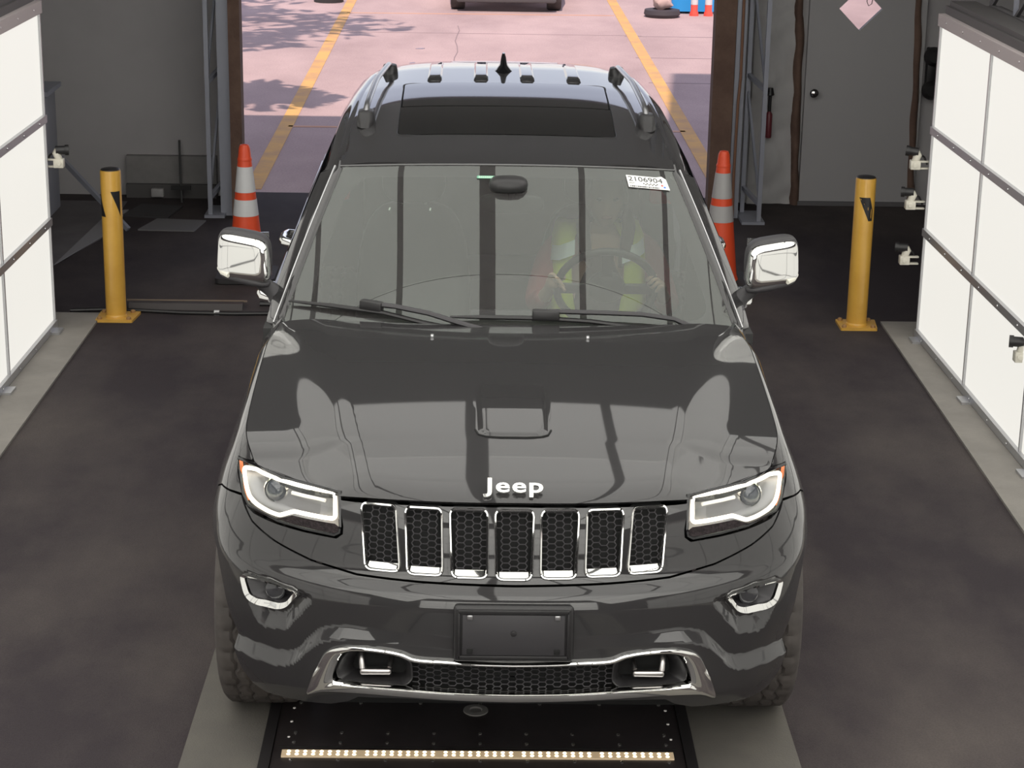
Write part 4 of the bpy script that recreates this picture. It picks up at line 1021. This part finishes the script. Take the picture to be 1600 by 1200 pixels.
# extinguisher and cylinders on the right wall
ex = thing('fire_extinguisher', 'dark thin extinguisher with red base hanging by the insulation right of the opening', 'fire extinguisher', (1.985, 8.06, .50))
MB().lathe([(.022, .0), (.024, .01), (.024, .17), (.012, .19)], 16).build('red_cylinder', mat('dull_red', (.16, .03, .04), .4), ex, smooth=True)
MB().lathe([(.012, .18), (.013, .30), (.03, .31), (.02, .36)], 12).build('dark_head', BLACK, ex, smooth=True)
sp = thing('wall_horn', 'black double horn fixture on the back wall beside the right light wall', 'horn', (3.14, 8.06, .80))
for z in (.06, .30): MB().lathe([(.04, 0), (.068, .03), (.068, .06), (.04, .09)], 20, Matrix.Translation((0, .04, z)) @ Matrix.Rotation(R(90), 4, 'X')).build('horn_bell', BLACK, sp, smooth=True)
MB().box((0, .03, .18), (.08, .08, .36)).build('horn_body', BLACK, sp, bevel=.01)

# side light walls
PANM = mat('lit_diffuser', (.06, .06, .06), .5, emit=(1.0, .975, .905), estr=SIDE_L)
def light_wall(label, x, y, ang, side, ncol=9):
    t = thing('light_wall', label, 'light wall', (x, y, 0), ang, None); s = side; cw = 1.05; ln = ncol*cw
    zs = [.045, .615, 1.185, 1.755]
    MB().box((s*.10, -ln/2, .92), (.16, ln, 1.70)).build('housing', mat('housing_grey', (.25, .25, .26), .6), t)
    fm = MB()
    fm.box((s*.0, -ln/2, .035), (.05, ln, .04))
    for z in zs[1:3]: fm.box((s*.0, -ln/2, z), (.05, ln, .042))
    for c_ in range(ncol+1): fm.box((s*.003, -c_*cw-(.006 if c_ == 0 else 0), .90), (.04, .016 if c_ else .012, 1.74))
    fm.build('frame', ALU, t)
    MB().box((s*.0, -ln/2, 1.785), (.055, ln, .065)).build('top_rail', TOPM, t)
    MB().box((s*.16, -ln/2, 1.835), (.30, ln, .05)).box((s*.10, -ln/2, 1.87), (.14, ln, .03)).build('top_housing', mat('dark_housing', (.07, .065, .065), .6), t)
    bolt = MB()
    for c_ in range(ncol*3):
        for z in (zs[1], zs[2], .035, 1.785): bolt.lathe([(.008, 0), (.006, .004)], 8, Matrix.Translation((-s*.026, -.18-c_*.35, z)) @ Matrix.Rotation(-s*R(90), 4, 'Y'))
    bolt.build('rivets', SATIN, t)
    first = None
    for c_ in range(ncol):
        for z0, z1 in ((.055, .594), (.636, 1.164), (1.206, 1.753)):
            h = z1-z0
            if first is None or abs(h-first[1]) > 1e-3:
                p = MB().box((0, 0, 0), (.02, cw-.016, h)).build('diffuser_panel', PANM, t); first = (p, h)
            else:
                p = first[0].copy(); COL.objects.link(p); p.parent = t
            p.location = (s*.006, -(c_+.5)*cw, (z0+z1)/2)
    for yy in (.05, 1.15, 2.25, 3.3):
        MB().box((-s*.035, -yy-.06, .018), (.07, .11, .012)).box((-s*.01, -yy-.06, .03), (.02, .09, .03)).build('foot', ALU, t)
    return t
light_wall('tall glowing white panel wall along the left kerb', -2.475, 4.55, R(-1.3), -1)
light_wall('tall glowing white panel wall along the right kerb', 2.385, 4.565, R(1.2), 1)
# overhead bank
CPANS = [mat('lit_ceiling_diffuser', (.8, .8, .76), .5, emit=(1.0, .985, .94), estr=e) for e in CEIL_L]
SPANS = [mat('lit_slope_diffuser', (.8, .8, .76), .5, emit=(1.0, .985, .94), estr=e*.8) for e in CEIL_L]
bank = thing('overhead_light_bank', 'overhead bank of lit diffuser panels hanging above the lane', 'light bank', (0, 0, 4.0))
xs_ = [-2.10, -1.88, -.98, -.13, .72, 1.62, 2.10]; proto = {}
def cp(w, l, m, loc, rot=(0, 0, 0), key=None):
    k = (round(w, 3), round(l, 3), m.name)
    if k not in proto: proto[k] = MB().box((0, 0, 0), (w, l, .02)).build('diffuser_panel', m, bank); p = proto[k]
    else: p = proto[k].copy(); COL.objects.link(p); p.parent = bank
    p.location = loc; p.rotation_euler = rot
y = 4.45; row = 0
while y > -7.9:
    ln = 1.5; CPAN = CPANS[min(row, 5)]; SPAN_ = SPANS[min(row, 5)]
    for i in range(6):
        g0 = .070 if i == 3 else .034; g1 = .070 if i == 2 else .034
        if i == 0: g0 = .005
        if i == 5: g1 = .005
        w = xs_[i+1]-xs_[i]-g0-g1; cp(w, ln-.012, CPAN, ((xs_[i]+g0+xs_[i+1]-g1)/2, y-ln/2, 0))
    for sg in (-1, 1):
        for a, b in (((2.12, 0), (2.55, -.75)), ((2.56, -.77), (2.95, -1.5))):
            dx = b[0]-a[0]; dz = b[1]-a[1]; l_ = math.hypot(dx, dz)
            cp(l_-.01, ln-.012, SPAN_, (sg*(a[0]+b[0])/2, y-ln/2, (a[1]+b[1])/2), (0, math.atan2(-dz, dx)*sg, 0))
    y -= ln; row += 1
MB().box((0, -2.4, .08), (4.3, 13.6, .06)).build('backing', mat('bank_backing', (.06, .06, .06), .8), bank)
EPAN = mat('lit_end_diffuser', (.8, .8, .76), .5, emit=(1.0, .98, .93), estr=END_L)
ew = thing('end_light_wall', 'lit white panel wall closing the end of the lane behind the camera', 'light wall', (0, -9.9, 0)); pr = None
for i in range(5):
    for j in range(3):
        if pr is None: pr = MB().box((0, 0, 0), (1.03, .03, 1.05)).build('diffuser_panel', EPAN, ew); p = pr
        else: p = pr.copy(); COL.objects.link(p); p.parent = ew
        p.location = (-2.1+1.05*i, 0, .75+1.08*j)
MB().box((0, -.06, 2.0), (5.4, .06, 3.9)).build('backing', DKW, ew)

# small cameras on the ends of the light walls
def insp_cam(label, x, y, z, s, rz=0, look=0):
    t = thing('inspection_camera', label, 'camera', (x, y, z), rz, None)
    br = MB().box((0, 0, 0), (.055, .05, .05)).box((s*.045, 0, .018), (.07, .03, .010)).box((s*.045, 0, -.020), (.07, .03, .010)).build('bracket', WHITEP, t, bevel=.004)
    MB().lathe([(.014, 0), (.014, .004), (.009, .006)], 16, Matrix.Translation((-s*.004, -.025, 0)) @ Matrix.Rotation(R(90), 4, 'X')).build('pivot_screw', WHITEP, br)
    MB().tube([(-s*.0, .0, .02), (s*.012, 0, .055), (s*.006, 0, .075)], [.020, .024, .016], 12).build('swivel', WHITEP, t, smooth=True)
    d = Vector((-s*1, .25, look)).normalized(); p0 = Vector((s*.015, -.005, .070))
    MB().tube([p0, p0-d*-.055], .024, 16).tube([p0+d*.05, p0+d*.07], .029, 16).build('camera_barrel', BLACK, t, smooth=True)
    MB().tube([(s*.02, 0, .06), (s*.05, .01, .04), (s*.07, .01, .0)], .006, 6).build('cable', BLACK, t)
    return t
insp_cam('cream camera bracket on the end of the left light wall', -2.405, 4.585, .935, -1)
insp_cam('topmost of three cream camera brackets on the end of the right light wall', 2.30, 4.60, .985, 1, look=.1)
insp_cam('middle of three cream camera brackets on the end of the right light wall', 2.29, 4.60, .76, 1, look=.0)
insp_cam('lowest of three cream camera brackets on the end of the right light wall', 2.28, 4.60, .445, 1)
insp_cam('small camera at the right frame edge poking from the right light wall face', 2.415, 2.60, .475, 1)

# bollards
def bollard(x, y, label, h, tri):
    t = thing('bollard', label, 'bollard', (x, y, 0), 0, 'yellow bollards at the kerb ends')
    MB().lathe([(.0575, .012), (.0575, h-.01), (.055, h)], 32).build('post', YEL, t, smooth=True)
    MB().lathe([(.056, h-.002), (.050, h+.006), (.025, h+.012), (.004, h+.013)], 32).build('cap', BLACK, t, smooth=True)
    MB().lathe([(.062, .012), (.062, .022), (.058, .028)], 32).build('weld_collar', YEL, t, smooth=True)
    pl = MB().prism(rounded([(-.105, -.10), (.105, -.10), (.125, .10), (-.105, .10)], .01, 2), 0, .014).build('base_plate', YEL, t)
    for sx in (-1, 1):
        for sy in (-1, 1): MB().lathe([(.014, .014), (.014, .026), (.008, .030)], 6, Matrix.Translation((sx*.082, sy*.075, 0))).build('anchor_bolt', mat('rusty_bolt', (.35, .2, .08), .6) if sx == sy == -1 else bpy.data.materials['rusty_bolt'], t)
    # black chevron stickers wrapped on the post
    for poly in tri:
        V = []; n = 10; k = len(poly)
        # fan of the polygon in (angle, height)
        pts = resample(poly, 4.0 if False else .02); V = [(.0582*math.sin(a), -.0582*math.cos(a), z) for a, z in pts]
        ca = np.mean([p[0] for p in pts]); cz_ = np.mean([p[1] for p in pts])
        V.append((.0584*math.sin(ca), -.0584*math.cos(ca), cz_)); m_ = len(pts)
        mid = [((a+ca)/2, (z+cz_)/2) for a, z in pts]; V += [(.0583*math.sin(a), -.0583*math.cos(a), z) for a, z in mid]
        Fc = [(i, (i+1) % m_, m_+1+(i+1) % m_, m_+1+i) for i in range(m_)]+[(m_+1+i, m_+1+(i+1) % m_, m_) for i in range(m_)]
        mesh('warning_sticker', V, Fc, BLACK, t)
    return t
bollard(-2.165, 4.79, 'yellow steel bollard with black arrow stickers at the left kerb end', .86, [[(.10, .745), (1.1, .745), (1.1, .60)], [(-1.35, .76), (-1.35, .60), (-.45, .60), (-.9, .68)]])
bollard(2.075, 4.80, 'yellow steel bollard with one black sticker at the right kerb end', .87, [[(-.75, .765), (.35, .765), (.75, .69), (.75, .63), (.3, .63)]])

# cones
def cone(x, y, label, refl, rz=0):
    t = thing('traffic_cone', label, 'traffic cone', (x, y, 0), rz, 'orange cones at the opening')
    H_ = .83; rad = lambda z: .115-(z-.04)/(H_-.04)*.083
    MB().lathe([(.125, .03), (rad(.06), .06), (rad(.3), .3), (rad(.6), .6), (rad(H_-.02), H_-.02), (rad(H_)-.006, H_), (.018, H_), (.018, H_-.04)], 36, caps=False).build('cone_body', ORANGE, t, smooth=True)
    MB().prism(rounded([(-.18, -.18), (.18, -.18), (.18, .18), (-.18, .18)], .04, 4), .006, .036).build('cone_base', mat('black_rubber_base', (.03, .028, .03), .7), t)
    for z0, z1 in ((.40, .50), (.545, .70)): MB().lathe([(rad(z0)+.0015, z0), (rad(z1)+.0015, z1)], 36, caps=False).build('reflective_collar', refl, t, smooth=True)
    MB().lathe([(rad(.735)+.002, .735), (rad(.75)+.004, .745), (rad(.76)+.001, .755)], 36, caps=False).build('grip_ring', ORANGE, t, smooth=True)
    return t
cone(-1.525, 5.75, 'orange traffic cone with bright white bands left of the car', REFL)
cone(1.385, 5.75, 'orange traffic cone with dull grey bands right of the car', REFLG)

# inspection plate with light strip in the floor
pit = thing('floor_plate', 'black riveted steel plate between the wheel strips, in front of the car', 'floor plate', (0, 0, 0))
BPL = noisy(mat('black_steel', rough=.42, spec=.4), (.022, .018, .019), (.035, .029, .030), 4, 5)
MB().prism([(-.755, -3.2), (.565, -3.2), (.575, .45), (-.765, .45)], .0, .010).build('cover_sheet', BPL, pit)
for x0, x1 in ((-.80, -.765), (.575, .61)): MB().prism([(x0, -3.2), (x1, -3.2), (x1, .5), (x0, .5)], .0, .018).build('side_rail', mat('side_rail_black', (.012, .010, .011), .6), pit)
rv = MB()
for y in (-.11, -.33, -.40, -.52, -.75):
    for x in np.linspace(-.70, .52, 7 if y > -.2 else 9)[0:None]:
        rv.lathe([(.006, .010), (.006, .013), (.002, .015)], 8, Matrix.Translation((float(x), y, 0)))
for y in (-.15, -.25, -.36): rv.lathe([(.006, .010), (.004, .014)], 8, Matrix.Translation((-.72, y, 0))); rv.lathe([(.006, .010), (.004, .014)], 8, Matrix.Translation((.54, y, 0)))
rv.build('rivets', HOOKM, pit)
MB().lathe([(.042, .010), (.042, .014), (.022, .015), (.018, .0105), (.001, .0105)], 28, Matrix.Translation((-.105, -.16, 0)) @ Matrix.Scale(1, 4)).build('floor_ring', mat('cast_grey', (.20, .19, .185), .6), pit, smooth=True)
LEDF = mat('floor_led', (1, 1, 1), .3, emit=(1, .82, .52), estr=7.0); LEDH = mat('led_tray', (.40, .33, .24), .4, emit=(1, .72, .42), estr=.25)
tray = MB().box((-.097, -.482, .012), (1.27, .044, .008)).build('led_tray', LEDH, pit)
xs2 = -.722
for gidx in range(5):
    wd = .244; dm = MB()
    for k in range(9):
        for dy in (-.010, .010):
            dm.lathe([(.0062, .017), (.0045, .0185), (.001, .019)], 8, Matrix.Translation((xs2+.013+k*.0265, -.482+dy-.003*0, 0)))
    dm.build('led_module', LEDF, pit); xs2 += .2535
MB().box((-.097, -.430, .0105), (1.30, .003, .002)).build('sheet_joint', VOID, pit)

# threshold ramp and hoses at the left
rp_ = thing('cable_ramp', 'long low black rubber ramp on the floor left of the car, beside the bollard', 'cable ramp', (-1.80, 5.03, 0))
MB().prism([(-.05, 0), (.05, 0), (.03, .035), (-.03, .035)], -.33, .33, Matrix.Rotation(R(90), 4, 'Y') @ Matrix.Rotation(R(90), 4, 'Z')).build('ramp_body', mat('ramp_rubber', (.05, .042, .042), .6), rp_)
MB().box((0, .03, .036), (.70, .012, .010)).build('ramp_strip', mat('tan_strip', (.20, .15, .11), .6), rp_)
h = MB().tube([(-2.45, 4.90, .012), (-2.2, 4.94, .012), (-1.8, 4.88, .012), (-1.5, 4.87, .012), (-1.1, 4.90, .012), (-.6, 4.9, .012)], .011, 8).build('hose', BLACK, None, smooth=True)
tag(h, 'thin black hose lying across the floor from the left bollard under the car', 'hose')
cp_ = MB().lathe([(.016, 0), (.016, .03)], 12, Matrix.Translation((-1.62, 4.88, .013)) @ Matrix.Rotation(R(90), 4, 'Y')).build('hose_clamp', REFL, h)
h2 = MB().tube([(-1.38, 5.10, .01), (-1.2, 5.10, .01), (-.9, 5.08, .01), (-.5, 5.08, .01)], .018, 8).build('cable_cover', BLACK, None, smooth=True)
tag(h2, 'flat black cable cover running from the ramp end towards the car', 'cable cover')
# left background: cabinet, brace, broom, mats, painted edge
cb = thing('equipment_cabinet', 'blue grey metal cabinet with black arrow marks behind the left light wall', 'cabinet', (-3.05, 6.6, 0))
MB().box((0, 0, .60), (.36, .42, .80)).build('cabinet_body', mat('cabinet_blue_grey', (.24, .245, .27), .5), cb, bevel=.01)
MB().box((.02, 0, 1.015), (.40, .44, .03)).build('cabinet_top', STEEL, cb)
for sx in (-.13, .13): MB().box((sx, -.1, .10), (.04, .04, .20)).build('cabinet_leg', BLACK, cb)
for z in (.90, .74): MB().prism([(.05, z), (.15, z+.055), (.15, z-.055)], 0, .003, Matrix.Translation((0, -.211, 0)) @ Matrix.Rotation(R(90), 4, 'X')).build('arrow_mark', BLACK, cb)
br = MB().bar((-2.98, 7.2, .50), (-2.46, 6.98, .012), .03); b_ = br.build('diagonal_brace', STEEL); tag(b_, 'thin grey steel brace slanting from the cabinet to the floor at left', 'brace')
bm_ = thing('squeegee', 'thin dark squeegee leaning on the left back wall near the truss', 'squeegee', (-2.24, 7.95, 0))
MB().tube([(.01, -.05, .0), (0, .0, .12), (-.02, .13, .42)], .008, 8).build('handle', mat('dark_handle', (.05, .05, .05), .5), bm_)
MB().box((0, -.01, .10), (.14, .03, .03)).build('blade', BLACK, bm_)
ol = MB().box((-2.42, 8.03, .045), (.09, .05, .06)).build('junction_box', mat('pale_box', (.36, .35, .35), .5), None, bevel=.006); tag(ol, 'small pale junction box low on the left back wall', 'box')
mt = MB().prism([(-2.40, 7.00), (-2.02, 6.98), (-1.98, 7.30), (-2.32, 7.34)], .0, .010).build('floor_mat', mat('grey_mat', (.15, .145, .15), .8)); tag(mt, 'small grey mat on the floor by the left truss foot', 'mat')
m2 = MB().prism([(-2.58, 7.42), (-2.25, 7.38), (-2.2, 7.75), (-2.5, 7.8)], .0, .012).build('floor_mat', mat('black_mat', (.04, .037, .04), .8)); tag(m2, 'small black mat on the floor below the junction box', 'mat')
rug = MB().prism([(-3.6, 5.7), (-2.78, 5.98), (-2.60, 6.75), (-2.62, 7.9), (-3.6, 7.9)], 0, .006).build('trim_12', noisy(mat('floor_coating', rough=.8), (.11, .10, .105), (.14, .13, .135), 4)); struct(rug)
wl_ = MB().prism([(-2.76, 5.98), (-2.60, 6.78), (-2.56, 7.60), (-2.68, 7.55)], .006, .012).build('trim_13', mat('white_edge_line', (.24, .235, .245), .7)); struct(wl_)
# lattice behind the right light wall
lt = thing('roof_truss', 'dark horizontal lattice truss lying on top behind the right light wall', 'truss', (2.75, 4.0, 1.9))
MB().bar((-.1, .6, .25), (-.1, -2.5, .25), .03).build('upper_chord', DKW, lt); MB().bar((-.1, .6, -.05), (-.1, -2.5, -.05), .03).build('lower_chord', DKW, lt)
for k in range(6): MB().bar((-.1, .6-k*.5, -.05), (-.1, .6-k*.5, .25), .022).build('upright', STEEL if k % 2 else DKW, lt); MB().bar((-.1, .6-k*.5, -.05), (-.1, .1-k*.5, .25), .018).build('diagonal', DKW, lt)

# ====================================================================== OUTSIDE
LINE = noisy(mat('road_yellow', rough=.8), (.50, .30, .16), (.70, .42, .13), 3, 6, .3, .6)
def pline(x0, y0, x1, y1, w, name='painted_line', label='', m=LINE, z=.004):
    d = Vector((x1-x0, y1-y0)).normalized(); n = Vector((-d.y, d.x))*w/2
    o = MB().prism([(x0-n.x, y0-n.y), (x1-n.x, y1-n.y), (x1+n.x, y1+n.y), (x0+n.x, y0+n.y)], .0005, z).build(name, m)
    return tag(o, label, 'painted line')
pline(-1.775, 8.4, -1.765, 30, .125, label='long yellow painted line left of the lane outside')
pline(1.73, 8.4, 1.63, 30, .125, label='long yellow painted line right of the lane outside')
L2 = noisy(mat('faded_orange', rough=.85), (.55, .32, .22), (.62, .38, .26), 3)
pline(-1.75, 11.06, 1.7, 11.06, .06, label='thin faded cross line nearest the opening outside', m=L2)
pline(-1.75, 19.15, 1.6, 19.25, .05, label='thin faded cross line below the white vehicle outside', m=L2)
JM = mat('joint_dark', (.28, .22, .22), .9)
for y in (17.3, 15.55, 13.8): struct(MB().box((2.4, y, .001), (1.6, .03, .002)).build('trim_14', JM))
struct(MB().box((-.2, 17.35, .001), (4.0, .02, .002)).build('trim_15', JM)); 
nk = MB(); pts = [(-.35+.02*math.sin(k*1.7), 12.2+k*.45) for k in range(14)]
for a, b in zip(pts, pts[1:]): nk.bar((a[0], a[1], .001), (b[0], b[1], .001), .012, .002)
struct(nk.build('trim_16', JM))
# the white vehicle outside, only its front bumper reaches into view
v2 = thing('parked_car', 'white vehicle parked outside facing the hall, cut by the top of the view', 'car', (.245, 19.55, 0))
W2 = mat('white_paint', (.62, .63, .65), .3, coat=1)
def ring2(y, z0, z1, hw, r=.08): return [Vector((x, y+(.10*abs(x/hw)**3), z)) for x, z in rounded([(-hw, z0), (hw, z0), (hw, z1), (-hw, z1)], r, 3)]
MB().loft([ring2(-.02, .26, .55, .60), ring2(.0, .22, .62, .70), ring2(.35, .22, .80, .74), ring2(1.0, .22, .90, .75), ring2(3.6, .25, .90, .75), ring2(3.8, .35, .80, .70)]).build('vehicle_body', W2, v2, smooth=True)
MB().loft([ring2(1.25, .88, .90, .68), ring2(1.75, .88, 1.32, .58), ring2(3.0, .88, 1.36, .58), ring2(3.6, .88, .92, .66)]).build('cabin', BLACKG, v2, smooth=True)
MB().box((0, -.03, .17), (1.26, .22, .10)).build('lower_bumper', mat('charcoal_bumper', (.09, .09, .09), .5), v2, bevel=.03)
MB().box((0, -.10, .275), (.82, .12, .06)).build('skid_strip', mat('pale_strip', (.75, .72, .66), .3), v2, bevel=.02)
for sx in (-.66, .66):
    for yy in (.22, 2.8):
        MB().lathe([(.12, -.085), (.20, -.09), (.215, -.07), (.215, .07), (.20, .09), (.12, .085)], 28, Matrix.Translation((sx*.93, yy, .215)) @ Matrix.Rotation(R(90), 4, 'Y')).build('wheel', RUBBER, v2, smooth=True)
# clutter beside it
tb = thing('rubber_tyre', 'black tyre base lying outside at top right with a bag on it', 'tyre', (2.20, 19.22, 0))
MB().lathe([(.10, .0), (.20, .0), (.23, .04), (.22, .09), (.12, .10), (.10, .05)], 28, caps=False).build('tyre_ring', mat('dull_black', (.05, .045, .05), .7), tb, smooth=True)
V, F = smooth_box((2.20, 19.25, .19), .13, .11, .10, 2.4, 10); bg_ = MB().add([v+Vector((.02*math.sin(v.z*50+v.x*30), 0, .012*math.sin(v.x*40))) for v in V], F).build('sand_bag', mat('beige_bag', (.55, .42, .38), .8), None, smooth=True)
tag(bg_, 'pale beige bag slumped on the black tyre outside', 'bag')
V = [(x, y, z) for z in (.02, .75) for x, y in rounded([(2.30, 19.75), (2.86, 19.75), (2.86, 20.2), (2.30, 20.2)], .06, 3)]
bb = MB().prism(rounded([(2.35, 19.55), (2.92, 19.55), (2.92, 20.1), (2.35, 20.1)], .08, 3), .03, .75).build('blue_bin', mat('bright_blue', (.03, .33, .75), .45), None); tag(bb, 'bright blue bin standing outside at the top right corner', 'bin')
for i, (x, lb) in enumerate(((2.62, 'left of two red and white barrier posts before the blue bin'), (2.80, 'right of two red and white barrier posts before the blue bin'))):
    t = thing('delineator_post', lb, 'barrier post', (x, 19.38, 0), 0, 'barrier posts outside')
    MB().lathe([(.06, 0), (.055, .04), (.045, .06), (.045, .62), (.03, .66)], 18).build('post', mat('post_red', (.75, .09, .06), .4) if i == 0 else bpy.data.materials['post_red'], t, smooth=True)
    for z in (.14, .36): MB().lathe([(.0465, z), (.0465, z+.09)], 18, caps=False).build('white_band', REFL, t, smooth=True)
bk = MB().lathe([(.10, 0), (.19, .0), (.20, .05), (.12, .07)], 20, Matrix.Translation((-2.06, 20.3, 0))).build('cone_base', mat('black_base', (.04, .04, .04), .7), None, smooth=True); tag(bk, 'black rubber base on the ground outside at the top left', 'cone base')
ls = MB(); 
for x, y, a in ((-.75, 16.0, .3), (-.80, 14.9, 1.0)): 
    ls2 = MB().prism([(-.05, 0), (.02, -.025), (.06, .01), (.0, .03)], 0, .008, Matrix.Translation((x, y, .0)) @ Matrix.Rotation(a, 4, 'Z')).build('litter', mat('litter_grey', (.30, .28, .33), .7) if a < .5 else bpy.data.materials['litter_grey']); tag(ls2, 'farther grey scrap on the pavement beyond the car roof' if y > 15.5 else 'nearer grey scrap on the pavement beyond the car roof', 'litter', 'scraps on the pavement')
# trees out of frame that throw the dappled shade
LEAF = noisy(mat('leaf_green', rough=.6), (.04, .08, .02), (.08, .13, .04), 8)
def tree(x, y, h, r, seed, label):
    t = thing('tree', label, 'tree', (x, y, 0)); rnd = random.Random(seed)
    MB().tube([(0, 0, 0), (.1, .05, h*.4), (.0, .1, h*.9)], [.16, .11, .05], 10).build('trunk', mat('bark', (.08, .06, .045), .9), t, smooth=True)
    lv = MB()
    for i in range(1500):
        th = rnd.uniform(0, 2*math.pi); ph = math.acos(rnd.uniform(-1, 1)); rr = r*rnd.uniform(.25, 1)**.6
        # clumps
        p = Vector((rr*math.sin(ph)*math.cos(th)*1.2, rr*math.sin(ph)*math.sin(th), h+rr*.6*math.cos(ph)))
        if math.sin(p.x*2.3+seed)*math.sin(p.y*2.1)*math.sin(p.z*2.7+1) < -.05: continue
        s_ = rnd.uniform(.10, .22); a = Vector((rnd.uniform(-1, 1), rnd.uniform(-1, 1), rnd.uniform(-.5, .5))).normalized(); b = a.cross(Vector((rnd.uniform(-1, 1), rnd.uniform(-1, 1), rnd.uniform(-1, 1)))).normalized()
        lv.add([p-a*s_, p-b*s_*.5, p+a*s_, p+b*s_*.5], [(0, 1, 2, 3)])
    lv.build('foliage', LEAF, t)
tree(-3.6, 13.4, 6.2, 1.9, 1, 'leafy tree beyond the left jamb, middle of three')
tree(-4.6, 16.4, 5.4, 1.5, 2, 'leafy tree beyond the left jamb, farthest of three')
tree(-2.9, 9.8, 4.1, 1.0, 4, 'small leafy tree just outside the left jamb')
